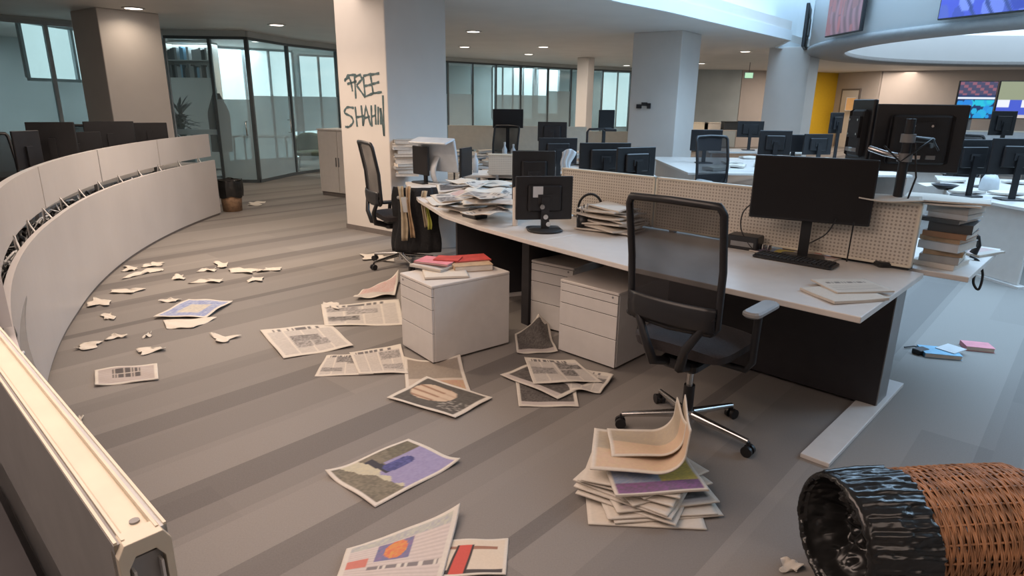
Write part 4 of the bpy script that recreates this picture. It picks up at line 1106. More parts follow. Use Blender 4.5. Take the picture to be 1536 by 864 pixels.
scr = [
 ([(98,530),(150,522),(160,513),(125,515)], 'long torn scrap nearest the counter foot'),
 ([(160,512),(190,508),(194,503),(162,503)], 'small scrap right of the long torn scrap'),
 ([(210,511),(226,506),(230,500),(222,502)], 'tiny pointed scrap above the rolled paper'),
 ([(204,537),(248,527),(245,518),(203,527)], 'rolled white paper above the headline newspaper'),
 ([(316,512),(345,517),(362,505),(312,503)], 'peach edged scrap in the open aisle'),
 ([(130,462),(160,462),(170,452),(133,445)], 'cream crumple against the counter foot'),
 ([(158,482),(172,482),(172,468),(150,474)], 'small scrap with red print by the counter foot'),
 ([(150,441),(200,443),(216,434),(190,434)], 'flat scrap beside the counter foot, above the cream crumple'),
 ([(180,421),(212,413),(247,407),(215,403)], 'long thin scrap along the counter foot'),
 ([(182,408),(206,408),(212,402),(184,400)], 'white corner scrap touching the counter foot'),
 ([(212,402),(246,401),(248,395),(222,395)], 'upper left scrap of the row near the counter'),
 ([(234,455),(268,455),(270,448),(245,450)], 'scrap left of the blue printed sheet'),
 ([(252,420),(278,422),(280,413),(262,414)], 'small scrap at the left of the far scatter'),
 ([(284,426),(335,426),(338,419),(300,420)], 'wide scrap in the middle of the far scatter'),
 ([(294,409),(324,409),(326,403),(305,404)], 'thin scrap in the far scatter'),
 ([(320,403),(345,402),(345,394),(322,395)], 'uppermost scrap of the far scatter'),
 ([(338,410),(380,413),(392,405),(355,401)], 'folded scrap at the right of the far scatter'),
 ([(385,409),(420,408),(424,402),(392,403)], 'rightmost scrap of the far scatter'),
 ([(370,425),(392,424),(398,416),(374,417)], 'lower right scrap of the far scatter'),
 ([(370,309),(398,309),(399,303),(371,303)], 'white paper alone on the far floor beyond the aisle'),
 ([(540,393),(590,393),(592,381),(538,381)], 'white sheet under the sideways office chair'),
 ([(110,642),(124,640),(127,627),(118,626)], 'white scrap peeping past the cream rail'),
 ([(1170,840),(1168,862),(1200,866),(1200,840)], 'white scrap left of the bin liner'),
 ([(1438,716),(1510,722),(1512,712),(1436,706)], 'white paper strip behind the wicker bin'),
 ([(486,465),(506,466),(512,452),(480,455)], 'torn strip left of the half tucked newspaper'),
]
for q, lab in scr:
    sheet('paper_scrap', q, 'blank', lab, 'paper', pages=1, warp=0.02, nu=10, nv=10, group=GS)

# ---- stack of newspapers under the chair
def flat_paper(name, c, z, w, d, rz, kind, label, th=0.008, cat='newspaper', group=None, seed=1, warp=0.004, nu=40, nv=40, edge=(0.60,0.54,0.47), curl=None):
    """folded newspaper / sheet lying at height z; w, d its size"""
    rnd = random.Random(seed); p1 = rnd.random()*6; p2 = rnd.random()*6
    def pos(u, v):
        h = warp*(0.5+0.5*math.sin(u*4+p1)*math.sin(v*5+p2))
        if curl:
            for (cu, cv, hh, rr) in curl:
                dd = math.hypot(u-cu, v-cv)
                if dd < rr: h += hh*(1-dd/rr)**2
        return ((u-0.5)*w, (v-0.5)*d, th+h)
    mb = MB().grid(pos, nu, nv); n = nu*nv; top = list(mb.v)
    mb.add([Vector((p.x, p.y, max(p.z-th, 0))) for p in top], [fc[::-1] for fc in mb.f], True)
    rim = [i for i in range(nu)]+[j*nu+nu-1 for j in range(1, nv)]+[(nv-1)*nu+i for i in range(nu-2, -1, -1)]+[j*nu for j in range(nv-2, 0, -1)]
    for i in range(len(rim)):
        a, b = rim[i], rim[(i+1) % len(rim)]; mb.f.append([a, b, n+b, n+a]); mb.sm.append(False)
    o = mb.build(name, M['print'], loc=(c[0], c[1], z), rz=rz); f = paint(kind, seed)
    colour_mesh(o, lambda i: f((i % nu)/(nu-1), (i//nu)/(nv-1)) if i < n else edge)
    return tag(o, label, cat, group)
GP = 'newspapers stacked below the mesh chair'
sc = P(968, 752)
stk = [(-0.02,-0.04,-3,'blank',.46,.27),(0.05,-0.005,8,'dark',.45,.27),(0.03,0.005,6,'blank',.45,.28),(-0.045,0.02,-28,'blank',.42,.27),(0.05,0.03,11,'dark',.44,.26),(-0.05,0.035,-31,'blank',.42,.27),
       (-0.05,0.05,-35,'blank',.42,.27),(0.05,0.07,24,'blank',.40,.26),(-0.045,0.065,-26,'blank',.40,.27),(0.06,0.10,33,'blank',.38,.25),(-0.04,0.075,-18,'blank',.40,.27)]
ords = ['bottom','second from bottom','third from bottom','fourth from bottom','fifth from bottom','sixth from bottom','seventh from bottom','eighth from bottom','ninth from bottom','tenth, second below the magazine','right below the colourful magazine']
z = 0.001
for i, (dx, dy, rz, k, w_, d_2) in enumerate(stk):
    flat_paper('newspaper', (sc.x+dx, sc.y+dy), z, w_, d_2, math.radians(rz), k, 'folded newspaper stacked below the mesh chair, '+ords[i], 0.0045, group=GP, seed=i+3, warp=0.005, nu=24, nv=24)
    z += 0.0088
flat_paper('magazine', (sc.x+0.03, sc.y+0.03), z, 0.38, 0.26, math.radians(5), 'mag', 'colourful blue and yellow magazine on the newspaper stack', 0.008, 'magazine', group=None, seed=21, warp=0.012)
def curled(label, c, z, w, d, rz, kind, R_, lift, seed, keep=0.62):
    nu, nv = 44, 30; th = 0.003
    def pos(u, v):
        x = u*w; k = keep*w
        base = 0.012+lift*(1-u)*(0.35+0.65*v)+0.012*math.sin(v*5+u*3)
        if x < k: X = x; Z = base
        else:
            a = min((x-k)/R_, 1.5); rest = max(0, (x-k)-1.5*R_); X = k+R_*math.sin(a)+rest*0.07; Z = base+R_*(1-math.cos(a))+rest
        return (X-w*0.42, (v-0.5)*d + 0.10*u*d - 0.06*Z, Z+th)
    mb = MB().grid(pos, nu, nv)
    o = mb.build('newspaper', M['print'], loc=(c[0], c[1], z), rz=rz, solid=0.005); f = paint(kind, seed)
    colour_mesh(o, lambda i: f((i % nu)/(nu-1), (i//nu)/(nv-1)))
    return tag(o, label, 'newspaper')
curled('opened newspaper curling up against the chair leg, on top of the stack', (sc.x+0.02, sc.y+0.11), z+0.014, 0.56, 0.30, math.radians(-10), 'peach', 0.12, 0.06, 5, 0.46)
curled('inner grey page of the newspaper curling up above the stack', (sc.x+0.045, sc.y+0.17), z+0.042, 0.43, 0.22, math.radians(-3), 'peach', 0.10, 0.035, 8, 0.46)

# ---- things on the free pedestal
pt = V(*P(690, 395, .515)[:2]); ZP = 0.517
def book(label, c, z, w, d, th, rz, m, name='book', cat='book', group=None, pages=True, text=None):
    t = thing(name, label, cat, (c[0], c[1], z), rz, group)
    MB().box(-w/2, w/2, -d/2, d/2, 0, 0.002).build('cover', M[m], t)
    MB().box(-w/2, w/2, -d/2, d/2, th-0.002, th).build('cover', M[m], t)
    MB().box(-w/2, -w/2+0.002, -d/2, d/2, 0.002, th-0.002).build('spine', M[m], t)
    MB().box(-w/2+0.002, w/2-0.004, -d/2+0.004, d/2-0.004, 0.002, th-0.002).build('page_block', M['paper'], t)
    return t
def pp_(px, py, z): q = P(px, py, z); return (q.x, q.y)
flat_paper('magazine', pp_(668, 412, ZP), ZP, 0.28, 0.20, math.radians(12), 'blank', 'white booklet at the front of the magazines on the free pedestal', 0.012, 'magazine', seed=31, nu=20, nv=20)
flat_paper('magazine', pp_(652, 403, ZP), ZP+0.013, 0.26, 0.20, math.radians(-32), 'dark', 'grey covered magazine, lower left on the free pedestal', 0.018, 'magazine', seed=32, nu=20, nv=20, edge=(0.4, 0.38, 0.36))
book('thick tan edged volume at the right of the magazines on the free pedestal', pp_(706, 402, ZP), ZP, 0.26, 0.19, 0.040, math.radians(18), 'tan')
book('red covered magazine on the tan volume, free pedestal', pp_(705, 388, ZP+.04), ZP+0.040, 0.25, 0.18, 0.008, math.radians(20), 'red')
book('red and pink covered book topmost left on the free pedestal', pp_(655, 394, ZP+.03), ZP+0.036, 0.25, 0.17, 0.012, math.radians(-22), 'pink')
book('thin red booklet leaning over the free pedestal magazines', pp_(672, 388, ZP+.05), ZP+0.049, 0.17, 0.13, 0.006, math.radians(-10), 'red')

# ------------------------------------------------------------------ clutter on the near desk
T = 0.731
flat_paper('newspaper', pp_(1265, 443, T), T, 0.30, 0.235, math.radians(14), 'blank', 'folded grey newspaper pile lying on the right corner of the nearest desk', 0.012, seed=41)
flat_paper('newspaper', pp_(1276, 434, T), T+0.013, 0.29, 0.225, math.radians(7), 'masthead', 'topmost pale newspaper on the right corner of the nearest desk', 0.007, seed=42)
rnd = random.Random(2)
def keyboard(c, rz, label):
    t = thing('keyboard', label, 'keyboard', (c[0], c[1], T), rz)
    MB().rbox(-0.22, 0.22, -0.075, 0.075, 0.0, 0.016, 0.01).build('base', M['black'], t)
    ks = MB()
    for r in range(5):
        for k in range(18): ks.box(-0.21+k*0.0233, -0.21+k*0.0233+0.019, -0.066+r*0.026, -0.066+r*0.026+0.021, 0.016, 0.023)
    ks.build('keys', M['blackm'], t)
keyboard(pp_(1192, 392, T), math.radians(-43)+0.0, 'black keyboard on the nearest desk in front of the wide monitor')
def printerbox():
    t = thing('docking_station', 'small black box with silver knobs left of the keyboard', 'device', (*pp_(1117, 372, T), T), math.radians(-40))
    MB().rbox(-0.095, 0.095, -0.06, 0.06, 0, 0.085, 0.012).build('case', M['black'], t)
    for x in (0.115, 0.15): MB().cyl((x, -0.01, 0), (x, -0.01, 0.045), 0.015).build('knob', M['chrome'], t)
    MB().box(-0.07, 0.07, -0.0615, -0.06, 0.02, 0.05).build('front_slot', M['grey_metal'], t)
printerbox()
book('red spined book under the wide black monitor', pp_(1212, 377, T), T, 0.24, 0.17, 0.018, math.radians(-50), 'red')
book('open white booklet on the red spined book', pp_(1205, 368, T+.02), T+0.019, 0.21, 0.15, 0.010, math.radians(-20), 'palegrey')
flat_paper('magazine', pp_(1160, 378, T), T, 0.24, 0.17, math.radians(-38), 'mag', 'glossy magazine behind the keyboard', 0.006, 'magazine', seed=47, nu=24, nv=24)
flat_paper('paper_sheet', pp_(1237, 386, T), T, 0.16, 0.12, math.radians(-50), 'pinkish', 'small pink leaflet at the right end of the keyboard', 0.003, 'paper', seed=48, nu=16, nv=16)
def tray(label, a, b, w=0.10, h=0.03, m='blackm'):
    A = Vector(a); B_ = Vector(b); d = B_-A
    t = thing('cable_tray', label, 'cable tray', (A.x, A.y, T), math.atan2(d.y, d.x)); L = d.length
    MB().box(0, L, -w/2, w/2, 0, 0.006).build('base', M[m], t)
    MB().box(0, L, -w/2, -w/2+0.006, 0.006, h).build('lip', M[m], t)
    MB().box(0, L, w/2-0.006, w/2, 0.006, h).build('lip', M[m], t)
tray('long black cable tray along the foot of the perforated screen', pp_(1365, 404, T), pp_(1250, 384, T), 0.08)
tray('black cable tray behind the docking box', pp_(1175, 366, T), pp_(1100, 350, T), 0.10)
def cup(label, c, z, r=0.04, h=0.11, m='cup', name='paper_cup', cat='cup'):
    t = thing(name, label, cat, (c[0], c[1], z))
    MB().lathe([(0, 0), (r*0.75, 0), (r, h), (r*1.04, h), (r*1.04, h+0.004), (r*0.96, h+0.004), (r*0.72, 0.006), (0, 0.006)], 24).build('cup_body', M[m], t)
    MB().lathe([(0, h*0.8), (r*0.9, h*0.8)], 20).build('drink', M['brownbook'], t)
    return t
cup('tall beige paper cup beside the perforated screen, right of the mesh chair', pp_(1106, 349, T), T, 0.042, 0.15)
# newspaper heap by the chair
GH = 'newspapers heaped by the pen cup'
for i in range(9):
    rz = math.radians(-45+random.Random(i).uniform(-16, 16)); c = pp_(915+random.Random(i+50).uniform(-8, 8), 345, T)
    flat_paper('newspaper', c, T+i*0.019, 0.42-0.01*i, 0.28-0.008*i, rz, 'blank' if i % 3 else 'news', 'folded newspaper heaped by the pen cup, layer '+['lowest','second lowest','third','fourth','middle','sixth','seventh','just below the top','topmost'][i], 0.010, group=GH, seed=60+i, warp=0.016, nu=22, nv=22)
def pencup():
    t = thing('pen_cup', 'black round pen cup left of the newspaper heap', 'pen cup', (*pp_(873, 343, T), T))
    MB().lathe([(0, 0), (0.04, 0), (0.042, 0.10), (0.038, 0.10), (0.036, 0.006), (0, 0.006)], 20).build('cup_body', M['black'], t)
    for k in range(4): MB().cyl((0.01*k-0.015, 0.01*(-1)**k, 0.01), (0.02*k-0.03, 0.02*(-1)**k, 0.15+0.01*k), 0.004).build('pen', M['greypl'] if k % 2 else M['black'], t)
    h = thing('headphones', 'black headphones propped over the pen cup', 'headphones', (*pp_(884, 336, T), T))
    pts = [(0.085*math.cos(a), 0, 0.12+0.10*math.sin(a)) for a in [PI*k/14 for k in range(15)]]
    MB().tube(pts, 0.009).build('headband', M['black'], h)
    for s_ in (-1, 1): MB().cyl((0.085*s_-0.01, 0, 0.085), (0.085*s_+0.012, 0, 0.085), 0.038, n=18).build('ear_cup', M['fabric'], h)
    for s_ in (-1, 1): MB().tube([(0.085*s_, 0, 0.125), (0.085*s_, 0, 0.0)], 0.006).build('yoke', M['black'], h)
pencup()
# tall grey cardboard tube standing beside sticker monitor
tb = thing('rolled_poster', 'pale rolled poster standing upright left of the sticker monitor', 'roll', (*pp_(773, 338, T), T))
MB().cyl((0, 0, 0), (0, 0, 0.27), 0.022, n=18).build('paper_roll', M['paper'], tb)
MB().cyl((0, 0, 0.27), (0, 0, 0.274), 0.016, n=18).build('end_opening', M['tan'], tb)

# ---- pile of papers at the left part of the desk
GL = 'loose papers heaped on the left part of the main row'
rr_ = random.Random(77)
spots = [(700,318,0),(735,322,5),(720,305,1),(745,300,3),(700,295,0),(728,290,4),(750,312,6),(685,285,2),(715,280,5),(742,278,1),(690,302,7),(758,290,2),(670,305,0),(733,307,9),(700,275,4),(722,298,11)]
words = ['front left corner','front middle','centre left','centre right','left middle','centre back','front right','far left','back middle','back right','left of centre','right edge','nearest the draped chair','raised on top centrally','furthest back','highest crumpled sheet']
for i, (px, py, lev) in enumerate(spots):
    zz = T+0.001+lev*0.011
    flat_paper('newspaper' if i % 2 else 'paper_sheet', pp_(px, py, zz), zz, rr_.uniform(0.3, 0.42), rr_.uniform(0.22, 0.29), rr_.uniform(-0.9, 0.9), rr_.choice(['news','news','pinkish','blank','dark']),
               'rumpled paper in the heap on the left of the desk, '+words[i], 0.004, cat='newspaper' if i % 2 else 'paper', group=GL, seed=90+i, warp=0.045, nu=24, nv=24)
phone = thing('desk_phone', 'small black desk phone in front of the paper heap', 'phone', (*pp_(712, 326, T), T), -0.9)
MB().rbox(-0.09, 0.09, -0.06, 0.06, 0, 0.03, 0.01).build('base', M['black'], phone)
MB().tube([(-0.08, 0.02, 0.045), (0, 0.02, 0.06), (0.08, 0.02, 0.045)], [0.02, 0.012, 0.02]).build('handset', M['black'], phone)

# pale tall screen like device with stand (white backed monitor) and dark edge panel
def pale_monitor():
    a = PY(662, 285, 6.9)
    t = thing('computer_monitor', 'pale blue white backed monitor tilted on a curved stand beside the column', 'monitor', (a.x, a.y, T), math.radians(150))
    X = Matrix.Translation((0, 0, 0.13)) @ Matrix.Rotation(math.radians(-14), 4, 'X')
    MB().rbox(-0.24, 0.24, -0.02, 0.02, 0, 0.34, 0.015, X).build('housing', M['palegrey'], t)
    MB().box(-0.225, 0.225, -0.0225, -0.0195, 0.015, 0.325, X).build('display', M['screen'], t)
    MB().rbox(-0.24, 0.24, -0.02, 0.16, 0.34, 0.36, 0.015, X).build('top_shade', M['palegrey'], t)
    MB().grid(lambda u, v: ((u-0.5)*0.07, 0.04+0.10*math.sin(v*PI*0.9), 0.30*(1-v)), 4, 14).build('curved_stand', M['palegrey'], t, solid=0.012)
    MB().rbox(-0.12, 0.12, -0.05, 0.14, 0, 0.012, 0.02).build('base', M['palegrey'], t)
pale_monitor()
monitor('thin dark monitor seen edge-on right of the pale backed monitor', 699, 264, 6.9, .30, .30, math.radians(72))

# tall stack of paper reams against the column
def stack(label_fn, px, py, zz, n, w, d, th, mats, group, jit=0.02, rz0=0.0, name='book', seed=4):
    r = random.Random(seed); c = Vector(pp_(px, py, zz)); z = zz
    for i in range(n):
        t_ = th[i % len(th)] if isinstance(th, (list, tuple)) else th
        b = book(label_fn(i, n), (c.x+r.uniform(-jit, jit), c.y+r.uniform(-jit, jit)), z, w*r.uniform(0.88, 1.05), d*r.uniform(0.9, 1.05), t_, rz0+r.uniform(-0.18, 0.18), mats[i % len(mats)], name=name, group=group)
        z += t_+0.0005
    return z
ORD = ['lowest','second','third','fourth','fifth','sixth','seventh','eighth','ninth','tenth','eleventh','twelfth','thirteenth','fourteenth']
def mk(base): return lambda i, n: base + (', topmost' if i == n-1 else ', %s from the bottom' % ORD[i] if i else ', lowest')
zt = stack(mk('thick white ledger in the stack against the graffiti column'), 612, 263, T, 11, 0.30, 0.22, [0.035, 0.045, 0.03], ['palegrey', 'paper', 'greybook', 'paper'], 'white ledgers stacked by the column', 0.015, 0.3, seed=9)
# book stack at the right
zt = stack(mk('book in the tall stack at the end of the main row'), 1415, 396, T, 10, 0.27, 0.20, [0.028, 0.040, 0.030, 0.044, 0.026, 0.030, 0.05, 0.022], ['paper', 'greybook', 'tan', 'palegrey', 'tan', 'brownbook', 'darkbook', 'darkbook', 'palegrey', 'greybook'], 'books stacked at the end of the main row', 0.015, math.radians(44), seed=14)
for i, (dx, k, lab) in enumerate(((0, 'news', 'lower newspaper draped over the tall book stack'), (0.03, 'blank', 'upper white paper sliding off the tall book stack'))):
    c = pp_(1400, 396, T)
    flat_paper('newspaper', (c[0]-0.0+dx*0.5, c[1]+0.02), zt+0.002+i*0.012, 0.40, 0.28, math.radians(-46+10*i), k, lab, 0.009, seed=120+i, warp=0.012, nu=24, nv=24)
for i, (px, py, rz, k, lab) in enumerate(((1345,300,-30,'blank','pale paper lying behind the tall monitor pole'),(1395,278,10,'blank','white papers left of the dark bowl on the back desk'))):
    c = (PE.x+(PM-PE).normalized().x*0.16, PE.y+(PM-PE).normalized().y*0.16, 1.10) if i < 1 else P(px, py, T); c = Vector(c)
    flat_paper('paper_sheet', (c.x, c.y), (1.1005 if i < 1 else T), 0.30, 0.22, math.radians(rz), k, lab, 0.005, 'paper', seed=130+i, warp=0.02, nu=18, nv=18)
# tan folder leaning out with phone handset cord
flat_paper('folder', pp_(1466, 379, T), T, 0.26, 0.17, math.radians(25), 'pinkish', 'pink brown folder sticking out right of the book stack', 0.012, 'folder', seed=140, nu=20, nv=20)
tel = thing('telephone_handset', 'black telephone handset with looped cord hanging off the desk end', 'phone', (*pp_(1452, 384, T), T))
MB().tube([(-0.02, 0, 0.14), (0.02, -0.02, 0.12), (0.035, -0.02, 0.07), (0.02, -0.01, 0.02)], [0.022, 0.014, 0.014, 0.022], 10).build('handset', M['black'], tel)
cp = [P(1455, 384, .75), PY(1468, 392, 3.62), PY(1474, 412, 3.60), PY(1468, 434, 3.58), PY(1460, 424, 3.60), PY(1464, 402, 3.63), PY(1462, 388, 3.64)]
cpr = [p-tel.location for p in cp]; smt = []
for i in range(len(cpr)-1):
    p0 = cpr[max(i-1, 0)]; p1 = cpr[i]; p2 = cpr[i+1]; p3 = cpr[min(i+2, len(cpr)-1)]
    for q in range(8):
        u = q/8; smt.append(0.5*((2*p1)+(p2-p0)*u+(2*p0-5*p1+4*p2-p3)*u*u+(3*p1-p0-3*p2+p3)*u**3))
MB().tube(smt, 0.007, 8).build('coiled_cord', M['black'], tel)

# books on the floor at the right
book('blue covered book lying open side down on the floor beside the desk foot', P(1408, 532).xy, 0.001, 0.22, 0.16, 0.03, math.radians(-14), 'bluec')
book('white cornered book under the blue one on the floor', P(1425, 530).xy, 0.032, 0.16, 0.12, 0.004, math.radians(30), 'palegrey')
book('pink book lying on the floor right of the blue book', P(1465, 523).xy, 0.001, 0.17, 0.125, 0.03, math.radians(-16), 'pink')
pl = thing('power_adapter', 'black power adapter on the floor behind the desk end', 'adapter', P(1380, 530), 0.4)
MB().rbox(-0.05, 0.05, -0.03, 0.03, 0, 0.035, 0.01).build('case', M['black'], pl)
MB().tube([(0.05, 0, 0.02), (0.09, 0.03, 0.01), (0.06, 0.09, 0.01), (-0.02, 0.1, 0.01)], 0.005).build('cable', M['black'], pl)

# ------------------------------------------------------------------ wicker bin lying on its side
AZ = math.radians(84); AX = Vector((math.sin(AZ), math.cos(AZ), 0.0)); RB = 0.196
bc = P(1252, 806, .20)
M['weave'] = mat('woven_willow', (0.36, 0.175, 0.085), 0.5, noise=0.45, scale=22)
M['liner'] = mat('glossy_bin_liner', (0.012, 0.012, 0.012), 0.24, noise=0.2, scale=9, bump=0.25, spec=0.6)
wb = thing('waste_basket', 'wicker waste basket with a black bin liner lying on its side at the lower right', 'waste basket', (bc.x, bc.y, 0), math.atan2(AX.y, AX.x))
LEN = 0.66; NST = 22; NR = 120
def rad(s): return RB*(0.985+0.05*math.sin(min(s/LEN, 1)*PI*0.75))
ZC = rad(0.3)+0.008
wv = MB()
for k in range(NR):
    s = 0.17+(LEN-0.17)*k/(NR-1); pts = []; ph = PI*((k//3) % 2)
    for i in range(133):
        th = 2*PI*i/132; r = rad(s)+0.0042*math.sin(NST*0.5*th+ph)+0.0012*math.sin(k*2.3+th*5)
        pts.append((s+0.0012*math.sin(th*7+k), r*math.cos(th), ZC+r*math.sin(th)))
    wv.tube(pts, 0.0027, 5, caps=False)
wv.build('wicker_body', M['weave'], wb)
stk_ = MB()
for k in range(NST):
    th = 2*PI*(k+0.5)/NST
    stk_.tube([(s, rad(s)*math.cos(th), ZC+rad(s)*math.sin(th)) for s in [0.02+0.06*i for i in range(11)]], 0.004, 6)
stk_.build('wicker_stakes', M['weave'], wb)
MB().lathe([(0, LEN), (rad(LEN)*0.98, LEN), (rad(LEN)*0.98, LEN-0.01), (0, LEN-0.01)], 40, Matrix.Translation((0, 0, ZC)) @ Matrix.Rotation(PI/2, 4, 'Y')).build('wicker_bottom', M['weave'], wb)
from mathutils import noise as mn
def crease(a, b, c, seed):     # sharp crumple pattern
    p = Vector((a, b, c+seed)); w = 0
    for o_, k in ((1.0, 1.0), (2.1, 0.5), (4.3, 0.28)): w += k*(1-2*abs(mn.noise(p*o_)))
    return w-0.9
def liner(u, v):
    th = 2*PI*u; cx, cy = math.cos(th), math.sin(th)
    if v < 0.40:
        q = v/0.40; s = 0.215*(1-q); w = crease(cx*5, cy*5, s*14+q, 2)
        fine = math.sin(61*th+2.5*math.sin(3*th)+q*4)*0.0016+math.sin(37*th+q*3)*0.0022
        r = rad(s)+0.012+0.0045*w+fine+0.012*math.sin(q*PI)*(0.6+0.4*math.sin(3*th+1)); s += 0.010*w*(1-q)+0.008*math.sin(5*th)*(1-q)
    elif v < 0.50:
        q = (v-0.40)/0.10; a = q*PI; w = crease(cx*5, cy*5, 1+q, 2); s = -0.020*math.sin(a)+0.006*w; r = rad(0)+0.012*math.cos(a)+0.0045*w
    else:
        q = (v-0.50)/0.50; w = crease(cx*1.3*(1-q)+0.3, cy*1.3*(1-q), q*0.8, 9)
        r = (rad(0)-0.012)*(1-q**1.3)+0.004*w
        s = 0.16*math.sin(min(q*1.5, 1)*PI/2)*(1-0.35*q) + 0.055*w*min(1, q*3) - 0.05*max(0, cy)*math.sin(q*PI)
    return (s, r*cx, ZC+r*cy)
MB().grid(liner, 260, 110).build('bin_liner', M['liner'], wb)

# small waste basket beyond the counter end
b2 = P(346, 318); w2_ = thing('waste_basket', 'small upright basket with a black liner behind the far end of the counter', 'waste basket', (b2.x-0.02, b2.y+0.12, 0))
MB().lathe([(0, 0.005), (0.13, 0), (0.155, 0.40), (0.15, 0.40), (0.125, 0.01), (0, 0.01)], 30).build('basket_body', M['wood'], w2_)
MB().grid(lambda u, v: ((0.165+0.008*math.sin(u*60)+0.01*math.sin(v*PI))*math.cos(2*PI*u), (0.165+0.008*math.sin(u*60)+0.01*math.sin(v*PI))*math.sin(2*PI*u), 0.45-0.24*v+0.015*math.sin(u*25)), 60, 10).build('bin_liner', M['liner'], w2_)
MB().lathe([(0.17, 0.45), (0.13, 0.40), (0.0, 0.33)], 30).build('liner_inside', M['liner'], w2_)

# ------------------------------------------------------------------ white cupboard beside the graffiti column
q0 = P(482, 292); q1 = P(520, 297)
cbd = thing('cupboard', 'low white cupboard standing left of the graffiti column', 'cupboard', (q0.x, q0.y, 0), math.atan2(q1.y-q0.y, q1.x-q0.x))
MB().box(0, 0.95, 0.02, 0.45, 0.06, 1.08).build('carcass', M['white_lam'], cbd)
MB().box(0.01, 0.94, 0.03, 0.44, 0.0, 0.06).build('plinth', M['skirt'], cbd)
MB().box(-0.01, 0.96, 0.0, 0.46, 1.08, 1.105).build('top', M['white_lam'], cbd, bevel=0.003)
for k in (0, 1): 
    d_o = MB().box(0.01+k*0.47, 0.465+k*0.47, 0.0, 0.018, 0.07, 1.07).build('door', M['white_lam'], cbd)
    MB().box(0.43+k*0.06, 0.44+k*0.06, -0.02, 0.0, 0.5, 0.65).build('handle', M['grey_metal'], d_o)

# bookshelf with dark books right of the graffiti column, seen over the desk
def shelf_unit(label, px0, px1, pyt, pyb, Y, rows, group, seed, zfloor=0.0, colors=('darkbook', 'greybook', 'palegrey', 'bluec', 'black')):
    a = PY(px0, pyt, Y); b = PY(px1, pyt, Y); W_ = (b-a).length; zt_ = a.z; zb = max(PY(px0, pyb, Y).z, 0)
    t = thing('bookshelf', label, 'bookshelf', (a.x, a.y, 0))
    MB().box(0, W_, 0.28, 0.30, 0, zt_).build('back_panel', M['white_lam'], t)
    for x in (0, W_-0.02): MB().box(x, x+0.02, 0, 0.28, 0, zt_).build('side_panel', M['white_lam'], t)
    hs = [zb+(zt_-zb)*k/rows for k in range(rows+1)]
    for z_ in hs: MB().box(0.02, W_-0.02, 0, 0.28, z_-0.02, z_).build('shelf', M['white_lam'], t)
    if zb > 0.1: MB().box(0.02, W_-0.02, 0.0, 0.015, 0.03, zb-0.02).build('lower_door', M['white_lam'], t)
    r = random.Random(seed)
    for k in range(rows):
        x = 0.03; i = 0
        while x < W_-0.09:
            w_ = r.uniform(0.035, 0.06); h_ = min(r.uniform(0.2, 0.28), (hs[k+1]-hs[k])*0.85)
            o = MB().box(0, w_*0.95, 0, 0.2, 0, h_).build('binder', M[r.choice(colors)], None, loc=(a.x+x, a.y+0.03, hs[k]+0.001))
            tag(o, 'binder on the '+label.split(',')[0], 'binder', group); x += w_; i += 1
            if r.random() < 0.2: x += 0.06
    return t
shelf_unit('open bookshelf against the blue column face behind the desk papers', 596, 632, 156, 204, 9.3, 1, 'dark binders by the column', 3, colors=('darkbook', 'black', 'darkbook', 'palegrey'))
shelf_unit('white shelves inside the glazed office right of the beige column', 246, 316, 62, 116, 14.6, 2, 'binders in the left office', 5)
# potted plant in the left office
def plant(label, px, py, Y, h, seed):
    p = PY(px, py, Y); t = thing('potted_plant', label, 'plant', (p.x, p.y, 0)); r = random.Random(seed)
    MB().lathe([(0, 0), (0.16, 0), (0.2, 0.4), (0.18, 0.4), (0.17, 0.36), (0, 0.36)], 20).build('pot', M['grey_metal'], t)
    MB().tube([(0, 0, 0.36), (0.02, 0, 0.7), (0, 0.02, h*0.7)], 0.02).build('stem', M['wood'], t)
    lf = MB()
    for k in range(110):
        a = r.random()*2*PI; e = r.uniform(-0.3, 1.2); L = r.uniform(0.3, 0.5); z0 = h*r.uniform(0.45, 0.75)
        pts = []
        for i in range(6):
            q = i/5; d = q*L; pts.append((math.cos(a)*math.cos(e)*d, math.sin(a)*math.cos(e)*d, z0+math.sin(e)*d-0.25*q*q*L))
        vv = []
        for i, p_ in enumerate(pts):
            w = 0.026*math.sin(PI*(i+0.4)/5.6)+0.002; s_ = Vector((-math.sin(a)*w, math.cos(a)*w, 0)); vv += [Vector(p_)+s_, Vector(p_)-s_]
        lf.add(vv, [[2*i, 2*i+1, 2*i+3, 2*i+2] for i in range(5)], True)
    lf.build('foliage', M['leaf'], t, solid=0.002)
plant('dark spiky potted plant behind the glass right of the beige column', 270, 178, 12.9, 1.75, 3)
# furniture in the glazed room
t = thing('lounge_chair', 'olive lounge chair seen through the glass left of the cupboard', 'armchair', (*PY(466, 238, 14.6).xy, 0), 0.3)
MB().rbox(-0.3, 0.3, -0.3, 0.3, 0.36, 0.46, 0.08).build('seat', M['green_seat'], t)
MB().grid(lambda u, v: (0.30*math.sin((u-0.5)*3.0), 0.30*math.cos((u-0.5)*3.0), 0.42+0.42*v*(0.6+0.4*math.cos((u-0.5)*3))), 20, 8).build('backrest', M['green_seat'], t, solid=0.04)
for sx in (-1, 1):
    for sy in (-1, 1): MB().cyl((0.22*sx, 0.22*sy, 0.36), (0.27*sx, 0.27*sy, 0), 0.012).build('leg', M['steel_light'], t)
t = thing('meeting_table', 'white table seen through the glass behind the tall mullion', 'table', (*PY(400, 240, 15.4).xy, 0))
MB().rbox(-0.7, 0.7, -0.4, 0.4, 0.70, 0.73, 0.05).build('table_top', M['white_lam'], t)
